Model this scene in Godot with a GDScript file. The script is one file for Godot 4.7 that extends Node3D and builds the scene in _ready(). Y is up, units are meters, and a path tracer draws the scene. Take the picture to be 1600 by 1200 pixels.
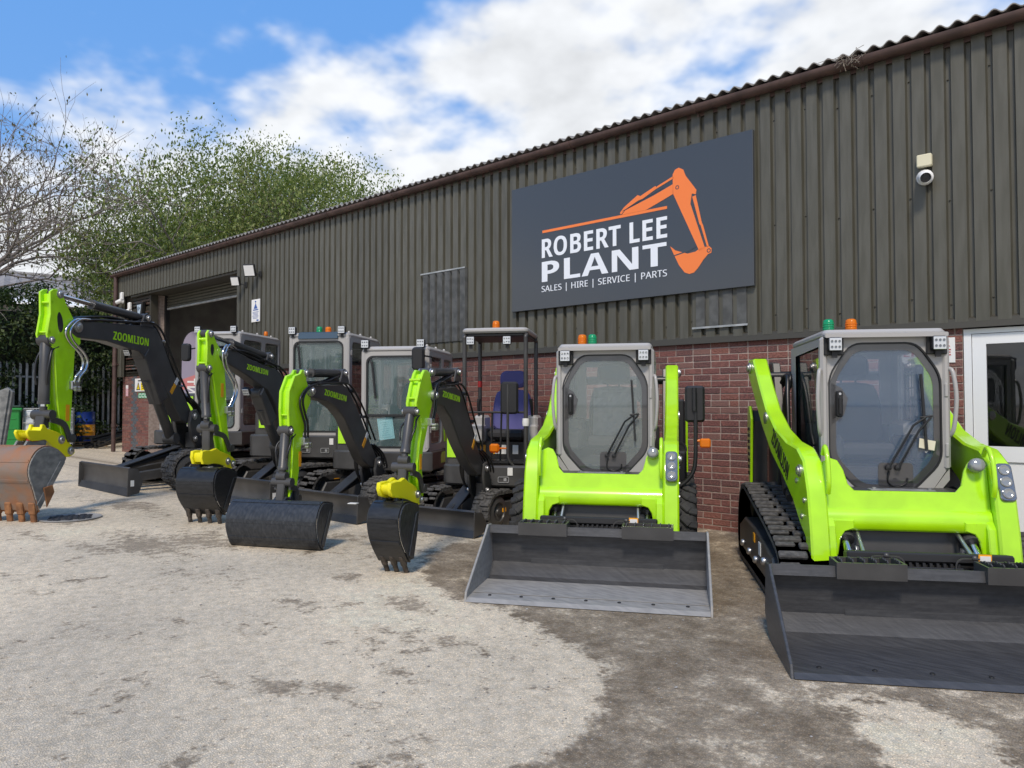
extends Node3D

const H_CAM := 1.45
var M := {}
var used := {}
var rng := RandomNumberGenerator.new()
var bold: SystemFont
var plain_font: SystemFont


# collects triangles for one mesh; corners are given counter-clockwise seen from outside
class MB:
	var v := PackedVector3Array()
	var n := PackedVector3Array()
	var xf := Transform3D()

	func t3(a: Vector3, b: Vector3, c: Vector3, na: Vector3, nb: Vector3, nc: Vector3) -> void:
		v.append(xf * a); v.append(xf * c); v.append(xf * b)
		n.append((xf.basis * na).normalized()); n.append((xf.basis * nc).normalized()); n.append((xf.basis * nb).normalized())

	func tri(a: Vector3, b: Vector3, c: Vector3) -> void:
		var m := (b - a).cross(c - a)
		if m.length_squared() < 1e-16:
			return
		m = m.normalized()
		t3(a, b, c, m, m, m)

	func quad(a: Vector3, b: Vector3, c: Vector3, d: Vector3) -> void:
		tri(a, b, c)
		tri(a, c, d)

	func ccw(p: PackedVector2Array) -> PackedVector2Array:
		var s := 0.0
		for i in p.size():
			s += p[i].cross(p[(i + 1) % p.size()])
		if s < 0.0:
			p = p.duplicate()
			p.reverse()
		return p

	func inset(p: PackedVector2Array, d: float) -> PackedVector2Array:
		var o := PackedVector2Array()
		for i in p.size():
			var e0 := (p[i] - p[(i + p.size() - 1) % p.size()]).normalized()
			var e1 := (p[(i + 1) % p.size()] - p[i]).normalized()
			var n0 := Vector2(-e0.y, e0.x)
			var n1 := Vector2(-e1.y, e1.x)
			var m := n0 + n1
			var k := maxf(m.dot(n0), 0.35)
			o.append(p[i] + m * (d / k))
		return o

	func walls(p: PackedVector2Array, x0: float, x1: float, soft: bool, flip := false) -> void:
		var c := p.size()
		var en := PackedVector3Array()
		for i in c:
			var d := p[(i + 1) % c] - p[i]
			en.append(Vector3(0, -d.x, d.y).normalized() * (-1.0 if flip else 1.0))
		for i in c:
			var j := (i + 1) % c
			var na := en[i]
			var nb := en[i]
			if soft:
				var pv := en[(i + c - 1) % c]
				var nx := en[j]
				if pv.dot(en[i]) > 0.6: na = (pv + en[i]).normalized()
				if nx.dot(en[i]) > 0.6: nb = (nx + en[i]).normalized()
			var a0 := Vector3(x0, p[i].y, p[i].x)
			var a1 := Vector3(x1, p[i].y, p[i].x)
			var b0 := Vector3(x0, p[j].y, p[j].x)
			var b1 := Vector3(x1, p[j].y, p[j].x)
			if flip:
				t3(a0, b1, a1, na, nb, na); t3(a0, b0, b1, na, nb, nb)
			else:
				t3(a0, a1, b1, na, na, nb); t3(a0, b1, b0, na, nb, nb)

	# polygon (u = z, v = y) pushed along x
	func prism(poly: PackedVector2Array, x0: float, x1: float, bev := 0.0, soft := true) -> void:
		var p := ccw(poly)
		if x1 < x0:
			var s := x0
			x0 = x1
			x1 = s
		var q := p
		var bx := minf(bev, (x1 - x0) * 0.4)
		if bev > 0.0:
			q = inset(p, bev)
			for i in p.size():
				var j := (i + 1) % p.size()
				quad(Vector3(x0, q[i].y, q[i].x), Vector3(x0 + bx, p[i].y, p[i].x), Vector3(x0 + bx, p[j].y, p[j].x), Vector3(x0, q[j].y, q[j].x))
				quad(Vector3(x1 - bx, p[i].y, p[i].x), Vector3(x1, q[i].y, q[i].x), Vector3(x1, q[j].y, q[j].x), Vector3(x1 - bx, p[j].y, p[j].x))
		else:
			bx = 0.0
		walls(p, x0 + bx, x1 - bx, soft)
		var ix := Geometry2D.triangulate_polygon(q)
		for k in range(0, ix.size(), 3):
			var a := q[ix[k]]
			var b := q[ix[k + 1]]
			var c := q[ix[k + 2]]
			if (b - a).cross(c - a) < 0.0:
				var s := b
				b = c
				c = s
			tri(Vector3(x0, a.y, a.x), Vector3(x0, b.y, b.x), Vector3(x0, c.y, c.x))
			tri(Vector3(x1, a.y, a.x), Vector3(x1, c.y, c.x), Vector3(x1, b.y, b.x))

	func ring(o: PackedVector2Array, inn: PackedVector2Array, x0: float, x1: float, soft := true) -> void:
		var p := ccw(o)
		var q := ccw(inn)
		walls(p, x0, x1, soft)
		walls(q, x0, x1, soft, true)
		for i in p.size():
			var j := (i + 1) % p.size()
			quad(Vector3(x0, p[i].y, p[i].x), Vector3(x0, p[j].y, p[j].x), Vector3(x0, q[j].y, q[j].x), Vector3(x0, q[i].y, q[i].x))
			quad(Vector3(x1, p[i].y, p[i].x), Vector3(x1, q[i].y, q[i].x), Vector3(x1, q[j].y, q[j].x), Vector3(x1, p[j].y, p[j].x))

	func turned(b: Basis, f: Callable) -> void:
		var keep := xf
		xf = xf * Transform3D(b, Vector3.ZERO)
		f.call()
		xf = keep

	# polygon (x, y) pushed along z
	func plate(poly: PackedVector2Array, z0: float, z1: float, bev := 0.0, soft := true) -> void:
		var q := PackedVector2Array()
		for a in poly: q.append(Vector2(-a.x, a.y))
		turned(Basis(Vector3(0, 0, 1), Vector3(0, 1, 0), Vector3(-1, 0, 0)), func(): prism(q, z0, z1, bev, soft))

	func plate_ring(o: PackedVector2Array, i: PackedVector2Array, z0: float, z1: float) -> void:
		var q := PackedVector2Array()
		var r := PackedVector2Array()
		for a in o: q.append(Vector2(-a.x, a.y))
		for a in i: r.append(Vector2(-a.x, a.y))
		turned(Basis(Vector3(0, 0, 1), Vector3(0, 1, 0), Vector3(-1, 0, 0)), func(): ring(q, r, z0, z1))

	# polygon (x, z) pushed along y
	func slab(poly: PackedVector2Array, y0: float, y1: float, bev := 0.0, soft := true) -> void:
		var q := PackedVector2Array()
		for a in poly: q.append(Vector2(a.y, -a.x))
		turned(Basis(Vector3(0, 1, 0), Vector3(-1, 0, 0), Vector3(0, 0, 1)), func(): prism(q, y0, y1, bev, soft))

	func box(c: Vector3, s: Vector3, bev := 0.0) -> void:
		var h := s * 0.5
		var b := minf(bev, minf(h.y, h.z) * 0.6)
		var p: PackedVector2Array
		if b > 0.0:
			p = PackedVector2Array([Vector2(c.z - h.z + b, c.y - h.y), Vector2(c.z + h.z - b, c.y - h.y), Vector2(c.z + h.z, c.y - h.y + b), Vector2(c.z + h.z, c.y + h.y - b), Vector2(c.z + h.z - b, c.y + h.y), Vector2(c.z - h.z + b, c.y + h.y), Vector2(c.z - h.z, c.y + h.y - b), Vector2(c.z - h.z, c.y - h.y + b)])
		else:
			p = PackedVector2Array([Vector2(c.z - h.z, c.y - h.y), Vector2(c.z + h.z, c.y - h.y), Vector2(c.z + h.z, c.y + h.y), Vector2(c.z - h.z, c.y + h.y)])
		prism(p, c.x - h.x, c.x + h.x, b, false)

	func span(a: Vector3, b: Vector3, bev := 0.0) -> void:
		box((a + b) * 0.5, (b - a).abs(), bev)

	# bar with a w by h section from a to b
	func bar(a: Vector3, b: Vector3, w: float, h: float, bev := 0.0) -> void:
		var z := (b - a).normalized()
		var up := Vector3.UP if absf(z.y) < 0.95 else Vector3(0, 0, 1)
		var x := up.cross(z).normalized()
		var y := z.cross(x)
		var keep := xf
		xf = xf * Transform3D(Basis(x, y, z), (a + b) * 0.5)
		box(Vector3.ZERO, Vector3(w, h, a.distance_to(b)), bev)
		xf = keep

	func tube(pts: PackedVector3Array, r0: float, sides := 8, r1 := -1.0, caps := true) -> void:
		if r1 < 0.0: r1 = r0
		var c := pts.size()
		var prev_x := Vector3.ZERO
		var rings := []
		var dirs := []
		for i in c:
			var d := (pts[mini(i + 1, c - 1)] - pts[maxi(i - 1, 0)]).normalized()
			var x := prev_x
			if i == 0:
				x = Vector3.UP if absf(d.y) < 0.9 else Vector3.RIGHT
			x = (x - d * x.dot(d)).normalized()
			prev_x = x
			var y := d.cross(x)
			var r := lerpf(r0, r1, float(i) / maxf(c - 1, 1))
			var ringp := PackedVector3Array()
			var rn := PackedVector3Array()
			for k in sides:
				var an := TAU * k / sides
				var o := x * cos(an) + y * sin(an)
				ringp.append(pts[i] + o * r)
				rn.append(o)
			rings.append([ringp, rn])
			dirs.append(d)
		for i in c - 1:
			var A: PackedVector3Array = rings[i][0]
			var B: PackedVector3Array = rings[i + 1][0]
			var NA: PackedVector3Array = rings[i][1]
			var NB: PackedVector3Array = rings[i + 1][1]
			for k in sides:
				var l := (k + 1) % sides
				t3(A[k], A[l], B[l], NA[k], NA[l], NB[l])
				t3(A[k], B[l], B[k], NA[k], NB[l], NB[k])
		if caps:
			var A: PackedVector3Array = rings[0][0]
			var B: PackedVector3Array = rings[c - 1][0]
			for k in range(1, sides - 1):
				tri(A[0], A[k + 1], A[k])
				tri(B[0], B[k], B[k + 1])

	func rod(a: Vector3, b: Vector3, r: float, sides := 12, r1 := -1.0) -> void:
		tube(PackedVector3Array([a, b]), r, sides, r1)

	# profile of (radius, height) turned round the axis from at
	func lathe(at: Vector3, axis: Vector3, prof: PackedVector2Array, sides := 16) -> void:
		var z := axis.normalized()
		var x := (Vector3.UP if absf(z.y) < 0.9 else Vector3.RIGHT)
		x = (x - z * x.dot(z)).normalized()
		var y := z.cross(x)
		var c := prof.size()
		var sn := []
		for i in c - 1:
			var d := prof[i + 1] - prof[i]
			sn.append(Vector2(d.y, -d.x).normalized())
		for i in c - 1:
			var na: Vector2 = sn[i]
			var nb: Vector2 = sn[i]
			if i > 0 and na.dot(sn[i - 1]) > 0.6: na = (na + sn[i - 1]).normalized()
			if i < c - 2 and nb.dot(sn[i + 1]) > 0.6: nb = (nb + sn[i + 1]).normalized()
			for k in sides:
				var o0 := x * cos(TAU * k / sides) + y * sin(TAU * k / sides)
				var o1 := x * cos(TAU * (k + 1) / sides) + y * sin(TAU * (k + 1) / sides)
				var a := at + o0 * prof[i].x + z * prof[i].y
				var b := at + o1 * prof[i].x + z * prof[i].y
				var cc := at + o1 * prof[i + 1].x + z * prof[i + 1].y
				var d := at + o0 * prof[i + 1].x + z * prof[i + 1].y
				if prof[i].x > 1e-5:
					t3(a, b, cc, o0 * na.x + z * na.y, o1 * na.x + z * na.y, o1 * nb.x + z * nb.y)
				if prof[i + 1].x > 1e-5:
					t3(a, cc, d, o0 * na.x + z * na.y, o1 * nb.x + z * nb.y, o0 * nb.x + z * nb.y)

	func ball(c: Vector3, r: float, squash := 1.0, sides := 12) -> void:
		var p := PackedVector2Array()
		for i in 9:
			var an := -PI / 2 + PI * i / 8.0
			p.append(Vector2(cos(an) * r, sin(an) * r * squash))
		lathe(c, Vector3.UP, p, sides)

	func mesh() -> ArrayMesh:
		var a := []
		a.resize(Mesh.ARRAY_MAX)
		a[Mesh.ARRAY_VERTEX] = v
		a[Mesh.ARRAY_NORMAL] = n
		var m := ArrayMesh.new()
		m.add_surface_from_arrays(Mesh.PRIMITIVE_TRIANGLES, a)
		return m


func P2(a: Array) -> PackedVector2Array:
	var o := PackedVector2Array()
	for i in range(0, a.size(), 2):
		o.append(Vector2(a[i], a[i + 1]))
	return o


func V3(a: Array) -> PackedVector3Array:
	var o := PackedVector3Array()
	for i in range(0, a.size(), 3):
		o.append(Vector3(a[i], a[i + 1], a[i + 2]))
	return o


# Catmull-Rom smoothing of a polyline
func smooth3(p: PackedVector3Array, per := 5) -> PackedVector3Array:
	var o := PackedVector3Array()
	for i in p.size() - 1:
		for k in per:
			o.append(p[i].cubic_interpolate(p[i + 1], p[maxi(i - 1, 0)], p[mini(i + 2, p.size() - 1)], float(k) / per))
	o.append(p[p.size() - 1])
	return o


func smooth2(p: PackedVector2Array, per := 4, closed := false) -> PackedVector2Array:
	var o := PackedVector2Array()
	var c := p.size()
	for i in (c if closed else c - 1):
		for k in per:
			if closed:
				o.append(p[i].cubic_interpolate(p[(i + 1) % c], p[(i + c - 1) % c], p[(i + 2) % c], float(k) / per))
			else:
				o.append(p[i].cubic_interpolate(p[i + 1], p[maxi(i - 1, 0)], p[mini(i + 2, c - 1)], float(k) / per))
	if not closed:
		o.append(p[c - 1])
	return o


# a polyline given thickness on its left
func thick(p: PackedVector2Array, t: float) -> PackedVector2Array:
	var o := p.duplicate()
	var back := PackedVector2Array()
	for i in p.size():
		var d := (p[mini(i + 1, p.size() - 1)] - p[maxi(i - 1, 0)]).normalized()
		back.append(p[i] + Vector2(-d.y, d.x) * t)
	back.reverse()
	o.append_array(back)
	return o


func rrect(x0: float, y0: float, x1: float, y1: float, r: float, seg := 4) -> PackedVector2Array:
	var o := PackedVector2Array()
	var cs := [[x1 - r, y0 + r, -PI / 2], [x1 - r, y1 - r, 0.0], [x0 + r, y1 - r, PI / 2], [x0 + r, y0 + r, PI]]
	for c in cs:
		for k in seg + 1:
			var an: float = c[2] + PI / 2 * k / seg
			o.append(Vector2(c[0] + cos(an) * r, c[1] + sin(an) * r))
	return o


# polygon with each corner replaced by an arc
func rounded(p: PackedVector2Array, r: float, seg := 4) -> PackedVector2Array:
	var o := PackedVector2Array()
	var c := p.size()
	for i in c:
		var a := (p[(i + c - 1) % c] - p[i])
		var b := (p[(i + 1) % c] - p[i])
		var d := minf(r, minf(a.length(), b.length()) * .48)
		var p0 := p[i] + a.normalized() * d
		var p1 := p[i] + b.normalized() * d
		for k in seg + 1:
			var t := float(k) / seg
			o.append(p0.lerp(p[i], t).lerp(p[i].lerp(p1, t), t))
	return o


# chamfered outline scaled about a point
func grown(p: PackedVector2Array, c: Vector2, k: Vector2) -> PackedVector2Array:
	var o := PackedVector2Array()
	for a in p: o.append(c + (a - c) * k)
	return o


func numbered(parent: Node, called: String) -> String:
	var key := str(parent.get_instance_id()) + called
	var c: int = used.get(key, 0)
	used[key] = c + 1
	return called if c == 0 else "%s_%03d" % [called, c]


func put(parent: Node, called: String, mb: MB, mat: Material) -> MeshInstance3D:
	return put_mesh(parent, called, mb.mesh(), mat)


func put_mesh(parent: Node, called: String, mesh: Mesh, mat: Material, at := Transform3D()) -> MeshInstance3D:
	var o := MeshInstance3D.new()
	o.name = numbered(parent, called)
	o.mesh = mesh
	o.material_override = mat
	o.transform = at
	parent.add_child(o, true)
	return o


func thing(called: String, label: String, category: String, at := Vector3.ZERO, turn := 0.0, group := "") -> Node3D:
	var o := Node3D.new()
	o.name = numbered(self, called)
	add_child(o, true)
	o.position = at
	o.rotation.y = turn
	tag(o, label, category, group)
	return o


func tag(o: Node, label: String, category: String, group := "") -> void:
	o.set_meta("label", label)
	o.set_meta("category", category)
	if group: o.set_meta("group", group)


# lettering fitted to a width and height, centred, on the plane of xf facing its z
func words(parent: Node, called: String, s: String, mat: Material, xf: Transform3D, w: float, h: float, font: Font = null, depth := 0.004) -> MeshInstance3D:
	var t := TextMesh.new()
	t.text = s
	t.font = font if font else bold
	t.font_size = 64
	t.pixel_size = 0.01
	t.depth = 0.02
	t.curve_step = 1.5
	var bb := t.get_aabb()
	var o := MeshInstance3D.new()
	o.name = numbered(parent, called)
	o.mesh = t
	o.material_override = mat
	var sc := Vector3(w / maxf(bb.size.x, 0.01), h / maxf(bb.size.y, 0.01), depth / 0.02)
	o.transform = xf * Transform3D(Basis.from_scale(sc), Vector3.ZERO) * Transform3D(Basis(), -bb.get_center())
	parent.add_child(o, true)
	return o


func mat(hex: Color, rough := 0.6, metal := 0.0) -> StandardMaterial3D:
	var m := StandardMaterial3D.new()
	m.albedo_color = hex.linear_to_srgb()
	m.roughness = rough
	m.metallic = metal
	return m


func lin(r: float, g: float, b: float) -> Color:
	return Color(r, g, b)


func noise_tex(freq: float, seed_: int, lo: Color, hi: Color, size := 512, oct := 5, kind := FastNoiseLite.TYPE_SIMPLEX_SMOOTH, mid := 0.5, width := 0.5) -> NoiseTexture2D:
	var f := FastNoiseLite.new()
	f.noise_type = kind
	f.seed = seed_
	f.frequency = freq
	f.fractal_octaves = oct
	var t := NoiseTexture2D.new()
	t.width = size
	t.height = size
	t.seamless = true
	t.noise = f
	var g := Gradient.new()
	g.offsets = PackedFloat32Array([maxf(0.0, mid - width / 2), minf(1.0, mid + width / 2)])
	g.colors = PackedColorArray([lo.linear_to_srgb(), hi.linear_to_srgb()])
	t.color_ramp = g
	return t


# a material whose colour wanders between two tones, with fine relief
func worn(lo: Color, hi: Color, rough: float, scale: float, seed_: int, metal := 0.0, relief := 0.0, freq := 0.01, world := true, width := 0.5) -> StandardMaterial3D:
	var m := StandardMaterial3D.new()
	m.albedo_texture = noise_tex(freq, seed_, lo, hi, 512, 5, FastNoiseLite.TYPE_SIMPLEX_SMOOTH, 0.5, width)
	m.uv1_triplanar = true
	m.uv1_world_triplanar = world
	m.uv1_scale = Vector3.ONE * scale
	m.roughness = rough
	m.metallic = metal
	if relief > 0.0:
		m.heightmap_enabled = true
		m.heightmap_scale = relief
		m.heightmap_texture = noise_tex(0.05, seed_ + 9, Color.BLACK, Color.WHITE, 256, 4)
	return m


func glass(alpha: float, tint: Color) -> StandardMaterial3D:
	var m := StandardMaterial3D.new()
	m.transparency = BaseMaterial3D.TRANSPARENCY_ALPHA
	m.albedo_color = Color(tint.r, tint.g, tint.b, alpha)
	m.roughness = 0.02
	m.metallic_specular = 0.7
	return m


func gy(x: float) -> float:
	return 0.011 * maxf(0.0, -3.8 - x)


func heading(deg: float) -> Basis:
	return Basis(Vector3.UP, deg_to_rad(deg))


func make_materials() -> void:
	bold = SystemFont.new()
	bold.font_names = PackedStringArray(["Droid Sans"])
	bold.font_weight = 700
	plain_font = SystemFont.new()
	plain_font.font_names = PackedStringArray(["Droid Sans"])
	M.lime = mat(lin(.44, .83, .004), .30)
	M.lime.albedo_texture = noise_tex(.012, 66, lin(.86, .86, .9), Color.WHITE, 256, 6)
	M.lime.uv1_triplanar = true
	M.lime.uv1_scale = Vector3.ONE * .9
	M.lime.clearcoat_enabled = true
	M.lime.clearcoat = .7
	M.lime.clearcoat_roughness = .08
	M.charcoal = worn(lin(.040, .039, .039), lin(.062, .061, .060), .40, .5, 3)
	M.black = mat(lin(.012, .012, .013), .5)
	M.hose = mat(lin(.010, .010, .011), .38)
	M.grey = mat(lin(.37, .36, .348), .34)
	M.grey.clearcoat_enabled = true
	M.grey.clearcoat = .35
	M.seal = mat(lin(.015, .016, .017), .55)
	M.rubber = worn(lin(.014, .014, .015), lin(.036, .035, .034), .78, .9, 5, 0.0, .25, .02)
	M.dusty_rubber = worn(lin(.030, .029, .028), lin(.105, .10, .094), .85, 1.3, 6, 0.0, .3, .03)
	M.steel = worn(lin(.026, .027, .031), lin(.044, .046, .052), .38, .6, 7, .2)
	M.scuffed = worn(lin(.010, .012, .016), lin(.065, .07, .078), .32, 1.1, 8, .1, .1, .024, true, 1.0)
	M.scuffed.uv1_scale = Vector3(2.6, .9, 2.6)
	M.bare = worn(lin(.235, .23, .22), lin(.315, .305, .29), .55, .6, 9, .1, .08, .02)
	M.bare.uv1_scale = Vector3(.5, 2.0, 2.0)
	M.bucket_steel = worn(lin(.042, .043, .047), lin(.068, .069, .074), .42, .6, 17, .1, .06, .02)
	M.bucket_steel.uv1_scale = Vector3(.35, 2.6, 2.6)
	M.bucket_black = worn(lin(.010, .011, .013), lin(.030, .032, .036), .3, .6, 18, .1, .05, .02, true, .9)
	M.bucket_black.uv1_scale = Vector3(.8, 2.4, 2.4)
	M.tooth_dark = worn(lin(.03, .026, .022), lin(.10, .08, .065), .6, 3.0, 19, .1, .1)
	M.chrome = mat(lin(.62, .62, .64), .16, 1.0)
	M.zinc = mat(lin(.5, .5, .5), .35, .9)
	M.yellow = mat(lin(.80, .74, .01), .4)
	M.red = mat(lin(.45, .02, .02), .45)
	M.amber = mat(lin(.85, .26, .01), .15)
	M.amber.backlight_enabled = true
	M.amber.backlight = Color(.9, .4, .05)
	M.green_lens = mat(lin(.01, .30, .13), .15)
	M.green_lens.backlight_enabled = true
	M.green_lens.backlight = Color(.05, .6, .3)
	M.white = mat(lin(.78, .78, .77), .45)
	M.sticker_orange = mat(lin(.80, .35, .01), .5)
	M.sticker_white = mat(lin(.7, .7, .68), .5)
	M.paper_blue = mat(lin(.32, .62, .66), .6)
	M.lens = mat(lin(.62, .64, .66), .12, .3)
	M.lens_grey = mat(lin(.30, .31, .31), .1, .3)
	M.lens_dot = mat(lin(.25, .26, .27), .1, .6)
	M.pane = glass(.12, Color(.60, .72, .72))
	M.pane_dark = glass(.36, Color(.16, .22, .22))
	M.pane_haze = glass(.13, Color(.74, .80, .80))  # pale haze in the colour stands in for reflected sky
	M.pane_sky_tint = glass(.11, Color(.55, .68, .84))  # blue sky reflection put into the tint of the glass
	for q in [M.pane, M.pane_dark, M.pane_haze, M.pane_sky_tint]: q.metallic_specular = 1.0
	M.band = glass(.92, Color(.27, .27, .28))
	M.seat = mat(lin(.02, .02, .022), .7)
	M.wrap = mat(lin(.20, .22, .23), .14)
	M.blue_cloth = mat(lin(.085, .082, .25), .75)
	M.blue_cloth.rim_enabled = true
	M.blue_cloth.rim = .4
	M.interior = mat(lin(.03, .03, .032), .7)
	M.navy = mat(lin(.035, .07, .11), .35)
	M.rust = worn(lin(.18, .165, .15), lin(.30, .125, .055), .7, .45, 12, .05, .25, .014, true, .5)
	M.rust_teeth = worn(lin(.16, .07, .03), lin(.36, .16, .06), .75, 1.0, 13, 0.0, .2)
	M.grey_worn = worn(lin(.13, .135, .135), lin(.26, .26, .25), .6, .8, 14, .15, .15, .02)
	# building
	M.cladding = worn(lin(.082, .079, .060), lin(.106, .103, .083), .44, .16, 20, 0.0, 0.0, .02)
	M.cladding.uv1_scale = Vector3(1.1, .12, 1.1)
	M.sheets = [M.cladding]
	for k in [.93, 1.07]:
		var c: StandardMaterial3D = M.cladding.duplicate()
		c.albedo_color = Color(.94 * k, .94 * k, .94 * k)
		M.sheets.append(c)
	M.cladding.albedo_color = Color(.95, .95, .95)
	M.cladding_old = worn(lin(.062, .064, .062), lin(.10, .103, .10), .6, .5, 21, 0.0, 0.0, .02)
	M.gutter = worn(lin(.055, .032, .028), lin(.11, .065, .055), .5, .3, 22, 0.0, 0.0, .02)
	M.roof = worn(lin(.16, .15, .14), lin(.33, .32, .30), .85, .5, 23, 0.0, .2, .02)
	M.trim = mat(lin(.05, .046, .035), .5)
	M.mortar = worn(lin(.30, .235, .205), lin(.40, .325, .285), .9, 2.0, 24, 0.0, .2)
	M.bricks = []
	var tones := [[.17, .072, .06, .225, .097, .08], [.13, .056, .05, .22, .09, .075], [.155, .064, .056, .20, .08, .068], [.10, .05, .048, .18, .08, .07], [.18, .073, .056, .24, .10, .08], [.17, .088, .075, .23, .12, .10]]
	for i in tones.size():
		var t: Array = tones[i]
		M.bricks.append(worn(lin(t[0], t[1], t[2]), lin(t[3], t[4], t[5]), .85, [3.0, 4.5, 3.4, 4.0, 2.6, 5.0][i], 30 + i, 0.0, .25, .008 + .004 * i, true, .35))
	M.blue_brick = worn(lin(.055, .065, .08), lin(.13, .15, .17), .6, 4.0, 40, 0.0, .15)
	M.concrete = worn(lin(.24, .23, .21), lin(.38, .36, .33), .9, .4, 41, 0.0, .2)
	M.interior_wall = worn(lin(.26, .25, .24), lin(.34, .33, .31), .9, .3, 42)
	M.upvc = mat(lin(.78, .80, .82), .3)
	M.sign_board = mat(lin(.044, .050, .058), .36)
	M.sign_board.clearcoat_enabled = true
	M.sign_board.clearcoat = .6
	M.sign_board.clearcoat_roughness = .12
	M.sign_white = mat(lin(.78, .82, .88), .4)
	M.sign_orange = mat(lin(.86, .21, .045), .4)
	M.galv = worn(lin(.30, .32, .325), lin(.45, .465, .47), .5, .7, 43, .2)
	M.bark = worn(lin(.15, .13, .12), lin(.30, .265, .24), .9, 1.2, 44, 0.0, .3)


func sky_texture() -> ImageTexture:
	var W := 3600
	var H := 1800
	var half := H / 2
	var big := FastNoiseLite.new()
	big.seed = 11
	big.frequency = .55
	big.fractal_octaves = 6
	big.fractal_gain = .52
	var warp := FastNoiseLite.new()
	warp.seed = 4
	warp.frequency = .22
	warp.fractal_octaves = 3
	var fine := FastNoiseLite.new()
	fine.seed = 23
	fine.frequency = 2.2
	fine.fractal_octaves = 4
	# clear holes in the broken cloud (azimuth, elevation, reach), one of them over the yard's left
	var holes := []
	for h in [[-52.0, 39.0, .24], [-66.0, 37.0, .26], [-80.0, 34.0, .25], [-95.0, 36.0, .26], [-70.0, 50.0, .36], [-112.0, 40.0, .34], [20.0, 52.0, .3], [75.0, 34.0, .4], [130.0, 44.0, .42], [-150.0, 30.0, .36], [175.0, 62.0, .4], [-20.0, 74.0, .3], [45.0, 25.0, .2], [-120.0, 55.0, .3]]:
		var az := deg_to_rad(h[0])
		var el := deg_to_rad(h[1])
		holes.append([Vector3(sin(az) * cos(el), sin(el), -cos(az) * cos(el)), float(h[2])])
	var data := PackedFloat32Array()
	data.resize(W * H * 3)
	for j in half:
		var el := PI / 2 - PI * (j + .5) / H
		var ce := cos(el)
		var se := sin(el)
		var blue := Vector3(.058, .168, .40).lerp(Vector3(.165, .28, .46), pow(1.0 - se, 3.0))
		var low := smoothstep(.42, .05, se)
		for i in W:
			var az := TAU * (i + .5) / W
			var d := Vector3(sin(az) * ce, se, -cos(az) * ce)
			var p := Vector3(d.x, 0, d.z) / (se + .22)
			var gap := 0.0
			for h in holes:
				var c: float = d.dot(h[0])
				if c > .8:
					var k: float = acos(minf(c, 1.0)) / h[1]
					gap = maxf(gap, 1.0 - k * k * .8)
			var wv := warp.get_noise_3d(p.x, 0, p.z)
			var b := big.get_noise_3d(p.x * 3.1 + wv * .8, 3.0, p.z * 3.1)
			var f := fine.get_noise_3d(p.x * 3.4, wv, p.z * 3.4)
			var cov := .66 + b * .95 + f * .42 + low * .30 - maxf(gap, 0.0) * 1.7
			var a := smoothstep(.0, .85, cov)
			var shade := clampf(1.0 + f * .20 - b * .12 + (cov - .8) * -.10, .78, 1.06)
			var cloud := Vector3(.458, .467, .478) * shade
			var o := blue.lerp(cloud, a * .97)
			var q := (j * W + i) * 3
			data[q] = o.x
			data[q + 1] = o.y
			data[q + 2] = o.z
	for j in range(half, H):
		for i in range(0, W):
			var q := (j * W + i) * 3
			data[q] = .16
			data[q + 1] = .155
			data[q + 2] = .15
	var im := Image.create_from_data(W, H, false, Image.FORMAT_RGBF, data.to_byte_array())
	return ImageTexture.create_from_image(im)


func environment() -> void:
	var cam := Camera3D.new()
	cam.name = "camera"
	var a := deg_to_rad(40.8)
	var pitch := atan(33.0 / 1139.0)
	cam.fov = rad_to_deg(2.0 * atan(600.0 / 1139.0))
	cam.far = 600.0
	cam.near = .05
	cam.position = Vector3(0, H_CAM, 8.0)
	cam.basis = Basis(Vector3.UP, a) * Basis(Vector3.RIGHT, pitch)
	add_child(cam)
	cam.current = true
	var we := WorldEnvironment.new()
	we.name = "world"
	var e := Environment.new()
	e.background_mode = Environment.BG_SKY
	e.sky = Sky.new()
	var pm := PanoramaSkyMaterial.new()
	pm.panorama = sky_texture()
	e.sky.sky_material = pm
	e.tonemap_mode = Environment.TONE_MAPPER_LINEAR
	e.tonemap_exposure = 2.05
	e.sdfgi_enabled = true
	e.ssao_enabled = true
	e.ssil_enabled = true
	we.environment = e
	add_child(we)
	var sun := DirectionalLight3D.new()
	sun.name = "sun"
	sun.light_color = Color(1.0, .95, .88)
	sun.light_energy = .5
	sun.light_angular_distance = 10.0
	sun.shadow_enabled = true
	add_child(sun)
	sun.look_at_from_position(Vector3(4.0, 9.5, 7.0), Vector3.ZERO)


# ---------- ground ----------

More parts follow.
